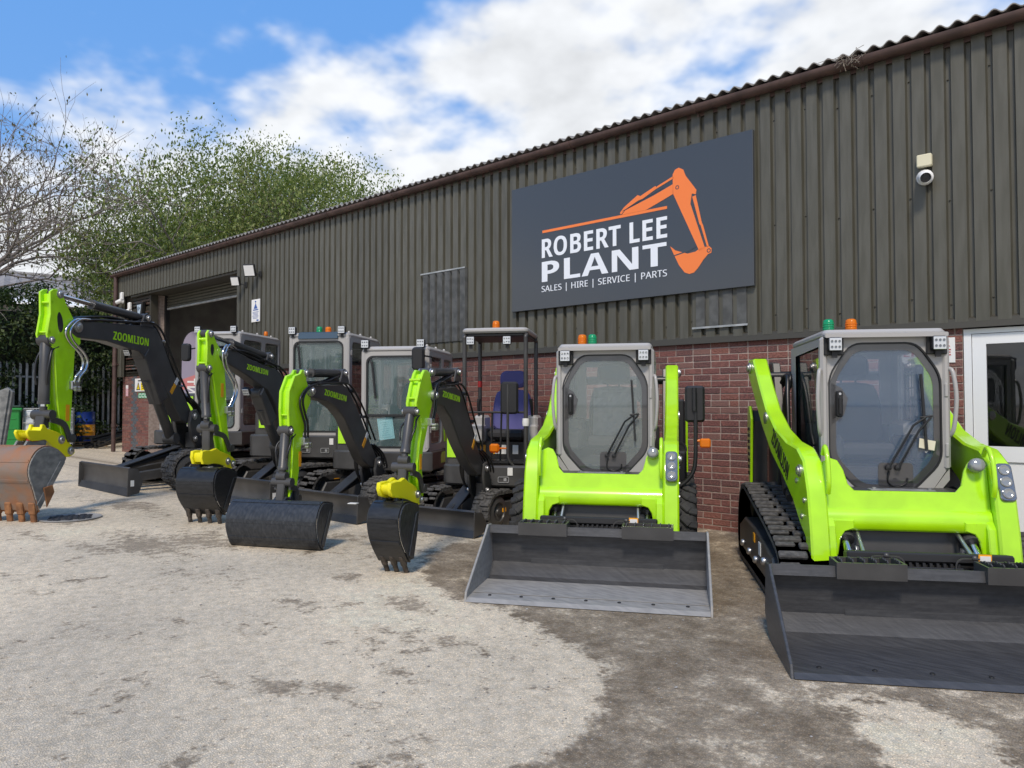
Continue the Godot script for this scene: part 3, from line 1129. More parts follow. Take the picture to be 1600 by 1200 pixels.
func wall_things() -> void:
	# the big sign
	var s := thing("sign_board", "large slate grey sign board with orange digger arm and white lettering on the cladding", "sign", Vector3(-5.03, 3.665, .06))
	var b := MB.new()
	b.box(Vector3(0, 0, .025), Vector3(3.57, 1.765, .05), .004)
	put(s, "panel", b, M.sign_board)
	var logo := MB.new()
	for p in [[-6.25, 3.87, -4.32, 3.87, -4.32, 3.835, -6.25, 3.835], [-4.99, 3.90, -4.93, 3.96, -4.73, 4.08, -4.69, 4.06, -4.48, 4.145, -4.45, 4.115, -4.66, 4.02, -4.72, 4.01, -4.905, 3.935, -4.975, 3.875], [-4.46, 4.135, -4.24, 4.215, -4.23, 4.19, -4.45, 4.112], [-5.03, 3.872, -4.96, 3.872, -4.91, 3.92, -4.51, 4.03, -4.24, 4.12, -4.24, 4.0, -4.38, 3.95, -4.61, 3.872], [-4.24, 4.13, -4.24, 4.24, -4.21, 4.29, -4.16, 4.305, -4.1, 4.27, -4.07, 4.19, -3.93, 3.99, -3.94, 3.94, -3.99, 3.96, -4.01, 3.84, -3.83, 3.29, -3.9, 3.26, -4.235, 4.0], [-3.985, 3.92, -3.94, 3.93, -3.865, 3.59, -3.85, 3.56, -3.78, 3.3, -3.80, 3.29, -3.88, 3.56, -3.895, 3.58], [-4.28, 3.37, -4.21, 3.31, -4.05, 3.25, -3.95, 3.26, -3.9, 3.285, -3.78, 3.305, -3.745, 3.27, -3.75, 3.22, -3.79, 3.21, -3.85, 3.15, -3.92, 3.06, -3.97, 3.015, -4.03, 3.005, -4.09, 3.03, -4.16, 3.12, -4.2, 3.2, -4.225, 3.25]]:
		var q := PackedVector2Array()
		for i in range(0, p.size(), 2): q.append(Vector2(p[i] + 5.03, p[i + 1] - 3.665))
		logo.plate(q, .051, .0535, 0.0, false)
	put(s, "digger_emblem", logo, M.sign_orange)
	var lg := MB.new()
	lg.plate_ring(rrect(.825, .38, .875, .43, .024), rrect(.835, .39, .865, .42, .014), .0537, .0545)
	lg.plate_ring(rrect(1.225, -.44, 1.275, -.39, .024), rrect(1.235, -.43, 1.265, -.4, .014), .0537, .0545)
	lg.plate(P2([.08, .255, .4, .36, .66, .44, .66, .432, .4, .352, .08, .247]), .0537, .0545)
	lg.plate(P2([.80, -.41, .99, -.375, 1.09, -.34, 1.09, -.35, .99, -.39, .80, -.424]), .0537, .0545)
	put(s, "emblem_lines", lg, M.sign_board)
	words(s, "lettering", "ROBERT LEE", M.sign_white, Transform3D(Basis(), Vector3(-5.29 + 5.03, 3.62 - 3.665, .053)), 1.94, .265)
	words(s, "lettering", "PLANT", M.sign_white, Transform3D(Basis(), Vector3(-5.295 + 5.03, 3.295 - 3.665, .053)), 1.93, .285)
	words(s, "lettering", "SALES | HIRE | SERVICE | PARTS", M.sign_white, Transform3D(Basis(), Vector3(-5.295 + 5.03, 3.045 - 3.665, .053)), 1.94, .115, plain_font)
	# cameras
	cctv("white dome style security camera with square cream box above it", Vector3(-1.55, 3.66, .056), 20, true)
	cctv("white bullet security camera beside the top of the downpipe", Vector3(-20.66, 4.25, .06), -65, false)
	cctv("white bullet security camera lower down on the brick pier", Vector3(-20.5, 3.98, -.08), -50, false)
	# floodlights
	for q in [["upper black floodlight with square white face on the cladding", -13.78, 4.22, .26], ["lower black floodlight beside the corner of the shutter bay", -14.35, 4.06, .2]]:
		var f := thing("floodlight", q[0], "floodlight", Vector3(q[1], q[2], .056), 0.0, "floodlights by the shutter bay")
		var body := MB.new()
		body.xf = Transform3D(Basis(Vector3.UP, .55) * Basis(Vector3.RIGHT, .35), Vector3(-.05, 0, .18))
		var k: float = q[3]
		body.box(Vector3(0, 0, 0), Vector3(k, k, .05), .012)
		for i in 5: body.box(Vector3((i - 2) * k * .2, 0, -.035), Vector3(.01, k * .8, .03))
		put(f, "housing", body, M.black)
		var face := MB.new()
		face.xf = body.xf
		face.box(Vector3(0, 0, .026), Vector3(k * .82, k * .82, .006))
		put(f, "lens", face, M.white)
		var br := MB.new()
		br.bar(Vector3(.06, -.07, 0), Vector3(-.03, -.05, .13), .05, .02)
		br.box(Vector3(.07, -.07, .01), Vector3(.1, .12, .03), .008)
		put(f, "bracket", br, M.black)
	# notice
	var nt := thing("notice_board", "tall white notice with blue emblem on the cladding right of the shutter bay", "notice", Vector3(-13.87, 3.41, .06))
	b = MB.new()
	b.box(Vector3(0, 0, .004), Vector3(.33, .47, .008), .002)
	put(nt, "panel", b, M.white)
	var ink := mat(lin(.03, .10, .36), .5)
	b = MB.new()
	b.plate(P2([-.07, .04, .07, .04, .02, .12, .0, .16, -.03, .11]), .0085, .0105)
	b.ball(Vector3(0, .185, .009), .018, 1, 8)
	b.box(Vector3(0, .015, .0095), Vector3(.2, .022, .002))
	put(nt, "emblem", b, ink)
	b = MB.new()
	for i in 6: b.box(Vector3(-.01 * (i % 2), -.03 - i * .026, .0095), Vector3(.24 - .03 * (i % 3), .008, .002))
	b.box(Vector3(.08, -.205, .0095), Vector3(.08, .03, .002))
	put(nt, "text_lines", b, ink)
	# customer service sign
	var cs := thing("service_sign", "small white sign with red lettering and arrow beside the white door", "sign", Vector3(-1.66, 1.975, .012))
	b = MB.new()
	b.box(Vector3(0, 0, .003), Vector3(.66, .24, .006), .001)
	put(cs, "panel", b, M.white)
	words(cs, "lettering", "CUSTOMER", M.red, Transform3D(Basis(), Vector3(0, .065, .007)), .58, .062)
	words(cs, "lettering", "SERVICE", M.red, Transform3D(Basis(), Vector3(.055, -.02, .007)), .48, .062)
	b = MB.new()
	b.plate(P2([.14, -.105, .14, -.06, .22, -.083]), .006, .008)
	put(cs, "arrow", b, M.red)
	# alarm box
	var al := thing("alarm_box", "dark alarm box with pale tapered face high on the brick pier", "alarm box", Vector3(-19.75, 3.93, -.09))
	b = MB.new()
	b.plate(P2([-.10, -.2, .10, -.2, .19, .2, -.19, .2]), 0, .10, .015)
	put(al, "case", b, M.black)
	b = MB.new()
	b.plate(P2([-.06, -.13, .06, -.13, .125, .14, -.125, .14]), .1, .106, .003)
	put(al, "face", b, mat(lin(.45, .55, .66), .4))
	words(al, "lettering", "O=", M.navy, Transform3D(Basis(), Vector3(0, .04, .107)), .14, .1)
	# pier signs
	var ws := thing("warning_sign", "white and yellow warning sign with black triangle on the brick pier", "sign", Vector3(-19.8, 1.98, -.097))
	b = MB.new()
	b.box(Vector3(0, 0, .003), Vector3(.78, .34, .006))
	put(ws, "panel", b, M.white)
	b = MB.new()
	b.box(Vector3(.17, -.045, .0075), Vector3(.36, .2, .003))
	b.plate(P2([-.27, -.12, -.07, -.12, -.17, .05]), .006, .009)
	put(ws, "yellow_field", b, mat(lin(.8, .6, .01), .5))
	b = MB.new()
	b.plate_ring(P2([-.29, -.13, -.05, -.13, -.17, .075]), P2([-.255, -.11, -.085, -.11, -.17, .035]), .0092, .011)
	b.box(Vector3(-.17, -.045, .01), Vector3(.02, .06, .002))
	for i in 3: b.box(Vector3(.17, .01 - i * .05, .0098), Vector3(.28 - .05 * i, .02, .002))
	b.box(Vector3(-.05, .11, .0075), Vector3(.3, .03, .002))
	put(ws, "symbols", b, M.black)
	var gs := thing("safety_sign", "narrow green first aid sign under the warning sign on the pier", "sign", Vector3(-19.66, 1.70, -.097))
	b = MB.new()
	b.box(Vector3(0, 0, .003), Vector3(.62, .14, .006))
	put(gs, "panel", b, mat(lin(.01, .30, .12), .5))
	b = MB.new()
	for i in 3: b.plate_ring(rrect(-.27 + i * .19, -.05, -.12 + i * .19, .05, .01), rrect(-.25 + i * .19, -.03, -.14 + i * .19, .03, .01), .0062, .008)
	put(gs, "symbols", b, M.white)
	var ps := thing("pink_notice", "small pink and white paper notice left of the quoin on the pier", "notice", Vector3(-20.7, 1.84, -.097))
	b = MB.new()
	b.box(Vector3(0, 0, .002), Vector3(.16, .3, .004))
	put(ps, "paper", b, mat(lin(.62, .38, .42), .6))
	b = MB.new()
	b.box(Vector3(0, .1, .005), Vector3(.14, .09, .002))
	put(ps, "heading", b, M.white)
	# nest of twigs
	var ne := thing("twig_tuft", "tuft of dry twigs caught on the gutter", "twigs", Vector3(-2.2, 5.0, .17))
	b = MB.new()
	rng.seed = 3
	for i in 50:
		var p := Vector3(rng.randfn(0, .06), rng.randfn(-.02, .03), rng.randfn(.02, .02))
		var q := p + Vector3(rng.randfn(0, .07), rng.randfn(-.02, .05), rng.randfn(0, .03))
		b.tube(PackedVector3Array([p, (p + q) / 2 + Vector3(0, .015, 0), q]), .003, 4)
	put(ne, "stalks", b, worn(lin(.16, .13, .10), lin(.34, .30, .25), .9, 3, 70))


func cctv(label: String, at: Vector3, yaw: float, boxed: bool) -> void:
	var c := thing("security_camera", label, "security camera", at)
	var b := MB.new()
	if boxed:
		b.box(Vector3(.0, .16, .02), Vector3(.13, .12, .06), .008)
		put(c, "junction_box", b, mat(lin(.66, .62, .45), .5))
		b = MB.new()
	else:
		b.box(Vector3(.03, .12, .04), Vector3(.12, .2, .08), .02)
		put(c, "junction_box", b, M.white)
		b = MB.new()
	b.lathe(Vector3.ZERO, Vector3(0, 0, 1), P2([0, 0, .075, 0, .075, .02, .05, .04, .03, .06, 0, .06]), 16)
	put(c, "mount", b, M.white)
	var dir := Vector3(sin(deg_to_rad(yaw)), -.35, cos(deg_to_rad(yaw))).normalized()
	b = MB.new()
	b.ball(Vector3(0, -.01, .07), .045)
	b.lathe(Vector3(0, -.01, .07), dir, P2([0, -.06, .045, -.05, .052, -.02, .052, .12, .048, .125, .048, .10, 0, .10]), 18)
	put(c, "housing", b, M.white)
	b = MB.new()
	b.lathe(Vector3(0, -.01, .07), dir, P2([.046, .101, .046, .105, .0, .112]), 16)
	put(c, "lens", b, M.black)


# ---------- shared machine pieces ----------

# endless rubber track: closed path (z, y), with lugs outside
func belt(mb: MB, path: PackedVector2Array, t: float, x0: float, x1: float, pitch: float, lug: float) -> void:
	var p := mb.ccw(path)
	mb.ring(p, mb.inset(p, t), x0, x1)
	var total := 0.0
	for i in p.size(): total += p[i].distance_to(p[(i + 1) % p.size()])
	var n := int(total / pitch)
	var step := total / n
	var at := 0.0
	var want := 0.0
	var k := 0
	for i in p.size():
		var a := p[i]
		var b := p[(i + 1) % p.size()]
		var l := a.distance_to(b)
		while want < at + l and k < n:
			var c := a.lerp(b, (want - at) / l)
			var d := (b - a).normalized()
			var nn := Vector2(d.y, -d.x)
			var zx := Vector3(0, d.y, d.x)
			var yx := Vector3(0, nn.y, nn.x)
			var keep := mb.xf
			mb.xf = mb.xf * Transform3D(Basis(yx.cross(zx), yx, zx), Vector3(0, c.y, c.x))
			var w := x1 - x0
			var mid := -(x0 + x1) / 2 if yx.cross(zx).x < 0 else (x0 + x1) / 2
			var s := 1.0 if k % 2 else -1.0
			mb.box(Vector3(mid + s * w * .22, lug * .35, 0), Vector3(w * .54, lug * 1.2, step * .60), lug * .3)
			mb.box(Vector3(mid - s * w * .30, lug * .2, step * .25), Vector3(w * .38, lug * .9, step * .42), lug * .3)
			mb.xf = keep
			want += step
			k += 1
		at += l


func stadium(z0: float, z1: float, r: float) -> PackedVector2Array:
	var o := PackedVector2Array()
	for i in 11:
		var an := -PI / 2 + PI * i / 10.0
		o.append(Vector2(z1 - r + cos(an) * r, r + sin(an) * r))
	for i in 11:
		var an := PI / 2 + PI * i / 10.0
		o.append(Vector2(z0 + r + cos(an) * r, r + sin(an) * r))
	return o


func work_light(parent: Node, xf: Transform3D, s: float) -> void:
	var b := MB.new()
	b.xf = xf
	b.box(Vector3.ZERO, Vector3(s, s, s * .55), s * .12)
	b.box(Vector3(0, -s * .7, -s * .1), Vector3(s * .4, s * .5, s * .12))
	var o := put(parent, "work_light", b, M.black)
	b = MB.new()
	b.xf = xf
	b.box(Vector3(0, 0, s * .28), Vector3(s * .88, s * .88, s * .05), .003)
	put(o, "lens", b, M.lens)
	b = MB.new()
	b.xf = xf
	for i in 3:
		for j in 2:
			b.lathe(Vector3((i - 1) * s * .27, (j - .5) * s * .4, s * .3), Vector3(0, 0, 1), P2([s * .1, 0, s * .1, .004, s * .05, .004, 0, .001]), 8)
	put(o, "diodes", b, M.lens_dot)


func beacon(parent: Node, at: Vector3, m: Material, k := 1.0) -> void:
	var b := MB.new()
	b.lathe(at, Vector3.UP, P2([.055 * k, 0, .055 * k, .03 * k, .045 * k, .035 * k, 0, .035 * k]), 16)
	var o := put(parent, "beacon", b, M.black)
	b = MB.new()
	b.lathe(at, Vector3.UP, P2([.046 * k, .036 * k, .05 * k, .05 * k, .048 * k, .12 * k, .044 * k, .14 * k, .03 * k, .15 * k, 0, .152 * k]), 18)
	for y in [.06, .08, .10]: b.lathe(at, Vector3.UP, P2([.05 * k, y * k, .053 * k, (y + .006) * k, .05 * k, (y + .012) * k]), 18)
	put(o, "dome", b, m)


func ram(parent: Node, called: String, base: Vector3, tip: Vector3, r: float, barrel: float, mat_: Material) -> void:
	var d := (tip - base).normalized()
	var l := base.distance_to(tip)
	var b := MB.new()
	b.lathe(base, d, P2([0, .02, r * .8, .02, r, .04, r, l * barrel - .04, r * 1.12, l * barrel - .035, r * 1.12, l * barrel, r * .6, l * barrel, .0, l * barrel]), 14)
	b.rod(base - Vector3(r * 1.3, 0, 0), base + Vector3(r * 1.3, 0, 0), r * 1.1, 14)
	var o := put(parent, called, b, mat_)
	b = MB.new()
	b.rod(base + d * (l * barrel), tip, r * .52, 12)
	put(o, "piston_rod", b, M.chrome)
	b = MB.new()
	b.rod(tip - Vector3(r * 1.1, 0, 0), tip + Vector3(r * 1.1, 0, 0), r * .95, 14)
	b.rod(tip - d * r * 1.6, tip, r * .7, 12)
	put(o, "rod_eye", b, M.charcoal)


func pin(mb: MB, c: Vector3, half: float, r: float) -> void:
	mb.lathe(c + Vector3(half, 0, 0), Vector3(1, 0, 0), P2([r * 1.5, -.004, r * 1.5, .008, r, .012, r, .022, r * .8, .028, 0, .028]), 14)
	mb.lathe(c - Vector3(half, 0, 0), Vector3(-1, 0, 0), P2([r * 1.5, -.004, r * 1.5, .008, r, .012, r, .022, 0, .028]), 14)


func seat(parent: Node, at: Vector3, cloth: Material, wrapped: bool) -> void:
	var b := MB.new()
	b.xf = Transform3D(Basis(), at)
	b.box(Vector3(0, .06, .02), Vector3(.46, .12, .46), .04)
	b.box(Vector3(0, -.12, 0), Vector3(.34, .22, .34), .03)
	var o := put(parent, "seat", b, M.seat)
	b = MB.new()
	b.xf = Transform3D(Basis(Vector3.RIGHT, -.16), at + Vector3(0, .1, -.22))
	b.plate(smooth2(P2([-.20, 0, -.25, .18, -.23, .42, -.15, .52, .15, .52, .23, .42, .25, .18, .20, 0]), 3, true), -.07, .05, .025)
	put(o, "backrest", b, cloth)
	b = MB.new()
	b.xf = Transform3D(Basis(Vector3.RIGHT, -.16), at + Vector3(0, .1, -.22))
	b.plate(rrect(-.17, .56, .17, .78, .08), -.06, .05, .03)
	b.rod(Vector3(-.06, .5, 0), Vector3(-.06, .6, 0), .01)
	b.rod(Vector3(.06, .5, 0), Vector3(.06, .6, 0), .01)
	put(o, "headrest", b, cloth)
	b = MB.new()
	b.xf = Transform3D(Basis(), at)
	for s in [-1, 1]: b.box(Vector3(s * .33, .2, .08), Vector3(.14, .2, .4), .03)
	put(o, "armrests", b, M.grey if not wrapped else M.interior)
	if wrapped:
		b = MB.new()
		rng.seed = 9
		b.xf = Transform3D(Basis(Vector3.RIGHT, -.16), at + Vector3(0, .1, -.155))
		for i in 9:
			for j in 10:
				var p := Vector3((i - 4) * .05, j * .052, rng.randf_range(0, .02))
				var q := p + Vector3(.05, 0, rng.randf_range(-.008, .008))
				var r := p + Vector3(.05, .052, rng.randf_range(-.008, .008))
				var s := p + Vector3(0, .052, rng.randf_range(-.008, .008))
				b.quad(p, q, r, s)
		put(o, "plastic_wrap", b, M.wrap)
	for s in [-1, 1]:
		b = MB.new()
		b.xf = Transform3D(Basis(), at)
		b.tube(V3([s * .33, .3, .26, s * .33, .42, .3, s * .32, .5, .3]), .014, 8, .024)
		put(o, "joystick", b, M.black)


# ---------- wheeled and tracked loaders ----------

func loader(called: String, label: String, category: String, at: Vector3, head: float, tracked: bool) -> void:
	var T := thing(called, label, category, at, deg_to_rad(head))
	var E := 1.90 if tracked else 1.72
	var W := 2.0 if tracked else 1.74
	var glz: Material = M.pane_sky_tint if tracked else M.pane_haze
	# chassis
	var b := MB.new()
	b.prism(P2([-1.35, .34, .30, .30, .48, .5, .44, .84, .1, .84, -.3, .95, -.95, 1.05, -1.3, 1.22, -1.42, 1.2, -1.42, .5]), -.46, .46, .02, false)
	b.prism(P2([.30, .28, .56, .3, .5, .62, .3, .62]), -.40, .40, .01, false)
	put(T, "chassis", b, M.charcoal)
	for s in [-1, 1]:
		b = MB.new()
		b.prism(P2([-1.46, .52, -1.0, .62, -.82, .98, -1.02, 1.5, -1.16, 1.84, -1.34, 1.86, -1.42, 1.6]), s * .50, s * .575, .01, false)
		put(T, "rear_tower", b, M.charcoal)
		b = MB.new()
		b.prism(P2([-1.36, .62, -1.30, .60, -1.22, 1.32, -1.30, 1.44, -1.42, 1.44, -1.46, 1.0]), s * .74, s * .765, .006, false)
		put(T, "tail_cover", b, M.lime)
		b = MB.new()
		b.prism(P2([-1.36, .60, -1.31, .60, -1.26, 1.30, -1.32, 1.40, -1.42, 1.40, -1.46, 1.0]), s * .60, s * .738, .01, false)
		put(T, "tail_guard", b, M.charcoal)
		b = MB.new()
		for i in 8: b.box(Vector3(s * .768, .8 + i * .06, -1.34), Vector3(.006, .03, .09))
		put(T, "tail_louvres", b, M.black)
		b = MB.new()
		b.rod(Vector3(s * .52, 1.0, -.98), Vector3(s * .62, .75, -.2), .045, 12)
		b.rod(Vector3(s * .62, .75, -.2), Vector3(s * .64, .72, -.05), .03, 10)
		put(T, "lift_ram", b, M.black)
	# running gear
	if tracked:
		for s in [-1, 1]:
			var path := smooth2(P2([-1.2, .03, -.6, .03, 0.0, .03, .52, .03, .74, .10, .81, .25, .72, .41, .5, .49, 0.0, .58, -.6, .67, -.98, .72, -1.2, .66, -1.33, .5, -1.38, .3, -1.34, .1]), 4, true)
			b = MB.new()
			belt(b, path, .035, s * .52, s * .87, .105, .028)
			var tr := put(T, "rubber_track", b, M.dusty_rubber)
			b = MB.new()
			b.prism(P2([-1.2, .14, .5, .14, .6, .26, .5, .36, -.3, .44, -.9, .44, -1.2, .34]), s * .56, s * .875, .015, false)
			put(tr, "track_frame", b, M.charcoal)
			for z in [-.95, -.55, -.2, .2]:
				b = MB.new()
				b.lathe(Vector3(s * .875, .2 + (.07 if z > 0 else 0.0), z), Vector3(s, 0, 0), P2([.03, 0, .03, .02, .018, .03, 0, .03]), 10)
				put(tr, "roller_bolt", b, M.zinc)
			b = MB.new()
			b.lathe(Vector3(s * .60, .52, -1.08), Vector3(s, 0, 0), P2([0, -.05, .14, -.05, .16, 0, .16, .1, .1, .14, .1, .18, 0, .2]), 18)
			put(tr, "sprocket", b, M.black)
			b = MB.new()
			b.lathe(Vector3(s * .58, .26, .54), Vector3(s, 0, 0), P2([0, -.02, .18, -.02, .2, .02, .2, .2, .16, .22, .06, .22, 0, .24]), 18)
			put(tr, "idler", b, M.black)
			b = MB.new()
			b.box(Vector3(s * .879, .32, -.02), Vector3(.005, .1, .10))
			put(tr, "white_label", b, M.sticker_white)
			b = MB.new()
			b.box(Vector3(s * .879, .36, -.3), Vector3(.005, .07, .08))
			put(tr, "orange_label", b, M.sticker_orange)
			b = MB.new()
			b.prism(P2([-1.3, .74, -.9, .80, .2, .62, .5, .5, .5, .3, -.4, .3, -1.2, .4]), s * .42, s * .5, .01, false)
			put(T, "side_guard", b, M.charcoal)
	else:
		for s in [-1, 1]:
			for z in [.20, -.72]:
				var c := Vector3(s * .68, .385, z)
				b = MB.new()
				b.lathe(c, Vector3(s, 0, 0), P2([.20, -.13, .29, -.135, .345, -.12, .36, -.09, .362, 0, .36, .09, .345, .12, .29, .135, .20, .13]), 32)
				for k in 20:
					var an := TAU * k / 20
					for e in [-1, 1]:
						var keep := b.xf
						b.xf = Transform3D(Basis(Vector3.RIGHT, an + e * .08), c)
						b.bar(Vector3(e * .008, .37, -.035), Vector3(e * .075, .368, .03), .065, .034, .01)
						b.bar(Vector3(e * .065, .37, .025), Vector3(e * .135, .340, .03), .065, .034, .01)
						b.xf = keep
				var ty := put(T, "wheel", b, M.rubber)
				b = MB.new()
				b.lathe(c, Vector3(s, 0, 0), P2([.21, .1, .2, .12, .18, .06, .09, .05, .08, .08, 0, .08]), 20)
				put(ty, "rim", b, M.yellow)
	# lift arms
	var arm := P2([-1.32, 1.88, -1.12, 1.88, -.9, 1.66, -.62, 1.42, -.3, 1.26, .05, 1.17, .34, 1.14, .5, 1.06, .6, .86, .66, .62, .71, .33, .60, .33, .54, .52, .40, .60, .22, .74, -.1, .90, -.45, 1.05, -.8, 1.28, -1.08, 1.52, -1.34, 1.74])
	for s in [-1, 1]:
		b = MB.new()
		var sway := Transform3D(Basis(Vector3.UP, -s * .06 if tracked else 0.0), Vector3(0, 0, .5)) * Transform3D(Basis(), Vector3(0, 0, -.5))
		b.xf = sway
		b.prism(arm, s * .535, s * .665, .014)
		var ar := put(T, "lift_arm", b, M.lime)
		b = MB.new()
		b.xf = sway
		pin(b, Vector3(s * .60, 1.80, -1.24), .072, .035)
		pin(b, Vector3(s * .60, .98, .42), .066, .03)
		for q in [[.47, .66], [.53, .78], [.34, .9]]: b.lathe(Vector3(s * .665, q[1], q[0]), Vector3(s, 0, 0), P2([.02, 0, .02, .008, .01, .014, 0, .014]), 8)
		b.lathe(Vector3(s * .665, 1.34, -.62), Vector3(s, 0, 0), P2([.05, 0, .05, .01, .03, .016, 0, .016]), 14)
		put(ar, "pins", b, M.zinc).set_meta("kind", "stuff")
		var x := Vector3(0, -.48, .88) if s < 0 else Vector3(0, .48, -.88)
		var z := Vector3(s, 0, 0)
		words(ar, "lettering", "ZOOMLION", M.black, sway * Transform3D(Basis(x, z.cross(x), z), Vector3(s * .6665, 1.07, -.14)), .56, .14)
		b = MB.new()
		b.box(Vector3(s * .667, .84, .30), Vector3(.004, .09, .055))
		put(ar, "orange_label", b, M.sticker_orange)
		# grab loop and lamp cluster on the front of the arm
		b = MB.new()
		b.tube(smooth3(V3([s * .52, 1.10, .5, s * .52, 1.16, .56, s * .52, 1.08, .63, s * .52, .92, .66, s * .52, .84, .64]), 4), .016, 10)
		put(ar, "grab_loop", b, M.lime)
		if s < 0:
			continue
		b = MB.new()
		b.xf = Transform3D(Basis(Vector3.RIGHT, -.35), Vector3(s * .605, .93, .60))
		b.plate(rrect(-.05, -.13, .05, .13, .03), -.02, .022, .006)
		var cl := put(ar, "lamp_cluster", b, M.lens_dot)
		for k in 3:
			b = MB.new()
			b.xf = Transform3D(Basis(Vector3.RIGHT, -.35), Vector3(s * .605, .93, .60))
			b.lathe(Vector3(0, (k - 1) * .08, .02), Vector3(0, 0, 1), P2([.036, 0, .036, .008, .03, .012, .012, .004, 0, .006]), 14)
			put(cl, "lens", b, M.lens_grey)
	# front cross member with its ears and legs
	b = MB.new()
	b.prism(smooth2(P2([.40, .80, .50, .80, .545, .74, .57, .66, .575, .61, .50, .60, .40, .62]), 2, true), -.52, .52, 0.0)
	b.prism(P2([.555, .735, .592, .722, .612, .665, .612, .60, .592, .585, .55, .60]), -.53, .53, .004)
	b.xf = Transform3D(Basis(Vector3.RIGHT, -.2), Vector3(0, .585, .602))
	b.plate(P2([-.535, -.02, -.535, .44, -.525, .475, -.47, .50, -.425, .485, -.39, .42, -.365, .32, -.325, .275, .325, .275, .365, .32, .39, .42, .425, .485, .47, .50, .525, .475, .535, .44, .535, -.02, .45, -.02, .43, .012, .39, .025, -.39, .025, -.43, .012, -.45, -.02]), -.03, .0, .007)
	b.xf = Transform3D()
	for s in [-1, 1]:
		b.prism(P2([.50, .34, .70, .34, .655, .62, .60, .68, .50, .68]), s * .475, s * .535, .008, false)
		b.plate(P2([s * .50, .66, s * .35, .66, s * .35, .60, s * .41, .58, s * .44, .53, s * .455, .42, s * .50, .40]), .59, .625, .006)
	put(T, "front_crossmember", b, M.lime)
	b = MB.new()
	b.box(Vector3(0, .855, .475), Vector3(.42, .012, .09), .004)
	for s in [-1, 1]: b.lathe(Vector3(s * .18, .861, .49), Vector3.UP, P2([.016, 0, .014, .012, 0, .014]), 10)
	put(T, "latch_plate", b, M.grey_worn)
	b = MB.new()
	b.lathe(Vector3(.45, 1.04, .56), Vector3(0, .3, 1), P2([.045, -.03, .05, 0, .045, .03, .03, .04, 0, .042]), 16)
	put(T, "round_lamp", b, M.lens_grey)
	# quick attach frame and tilt rams
	b = MB.new()
	b.xf = Transform3D(Basis(Vector3.RIGHT, -.12), Vector3(0, .12, E - .93))
	b.box(Vector3(0, .16, 0), Vector3(.92, .34, .05), .01)
	b.box(Vector3(0, .36, .0), Vector3(.98, .06, .10), .01)
	for q in [[-.17, .04], [.17, .04]]: b.box(Vector3(q[0], .21, .045), Vector3(.05, .16, .05), .006)
	b.box(Vector3(0, .28, .045), Vector3(.38, .05, .05), .006)
	for i in 9: b.box(Vector3(-.16 + i * .04, .315, .045), Vector3(.016, .03, .04))
	put(T, "attachment_frame", b, M.black)
	b = MB.new()
	for q in [-.27, .24]:
		b.plate_ring(rrect(q - .11, .22, q + .11, .5, .05), rrect(q - .102, .228, q + .102, .492, .045), E - .88, E - .875)
		b.lathe(Vector3(q, .50, E - .872), Vector3(0, 0, 1), P2([.018, 0, .012, .01, 0, .012]), 8)
	put(T, "frame_trim", b, M.charcoal)
	for s in [-1, 1]:
		ram(T, "tilt_ram", Vector3(s * .40, .66, .40), Vector3(s * .40, .24, E - .96), .055, .35, M.charcoal)
		b = MB.new()
		b.rod(Vector3(s * .32, .58, .56), Vector3(s * .34, .34, E - .92), .014, 8)
		b.lathe(Vector3(s * .33, .44, .66), Vector3(0, 1, 0), P2([0, -.05, .03, -.05, .03, .05, 0, .05]), 10)
		put(T, "latch_rod", b, M.zinc)
	b = MB.new()
	b.box(Vector3(.30, .46, E - .88), Vector3(.075, .13, .004))
	put(T, "orange_frame_label", b, M.sticker_orange)
	b = MB.new()
	b.box(Vector3(.30, .46, E - .876), Vector3(.06, .11, .004))
	put(T, "hook_label", b, M.sticker_white)
	# bucket
	var sh := PackedVector2Array([Vector2(E - .02, .012), Vector2(E - .60, .018), Vector2(E - .70, .045), Vector2(E - .80, .14), Vector2(E - .77, .37), Vector2(E - .755, .445)])
	b = MB.new()
	b.prism(thick(sh, .014), -W / 2, W / 2, 0.0, false)
	b.prism(P2([E - .77, .44, E - .70, .46, E - .685, .395, E - .75, .38]), -W / 2, W / 2, .004, false)
	b.box(Vector3(0, .27, E - .82), Vector3(1.1, .3, .05), .01)
	var bu := put(T, "bucket", b, M.bucket_steel)
	b = MB.new()
	b.prism(P2([E, .0, E + .01, .006, E - .03, .028, E - .17, .03, E - .17, .012]), -W / 2, W / 2, 0.0, false)
	put(bu, "cutting_edge", b, M.bare if not tracked else M.bucket_steel)
	if not tracked:
		b = MB.new()
		b.box(Vector3(0, .034, E - .385), Vector3(W - .004, .004, .43))
		put(bu, "worn_floor", b, M.bare)
	for k in 7:
		b = MB.new()
		b.lathe(Vector3((k - 3) * (W - .3) / 6, .03, E - .12), Vector3.UP, P2([.014, 0, .012, .006, 0, .006]), 8)
		put(bu, "edge_bolt", b, M.black)
	for s in [-1, 1]:
		b = MB.new()
		b.prism(P2([E, 0, E - .60, .004, E - .71, .035, E - .815, .135, E - .785, .37, E - .77, .455, E - .66, .465, E - .60, .42, E - .03, .07]), s * W / 2, s * (W / 2 + .018), .004, false)
		put(bu, "side_plate", b, M.bare if not tracked else M.bucket_steel)
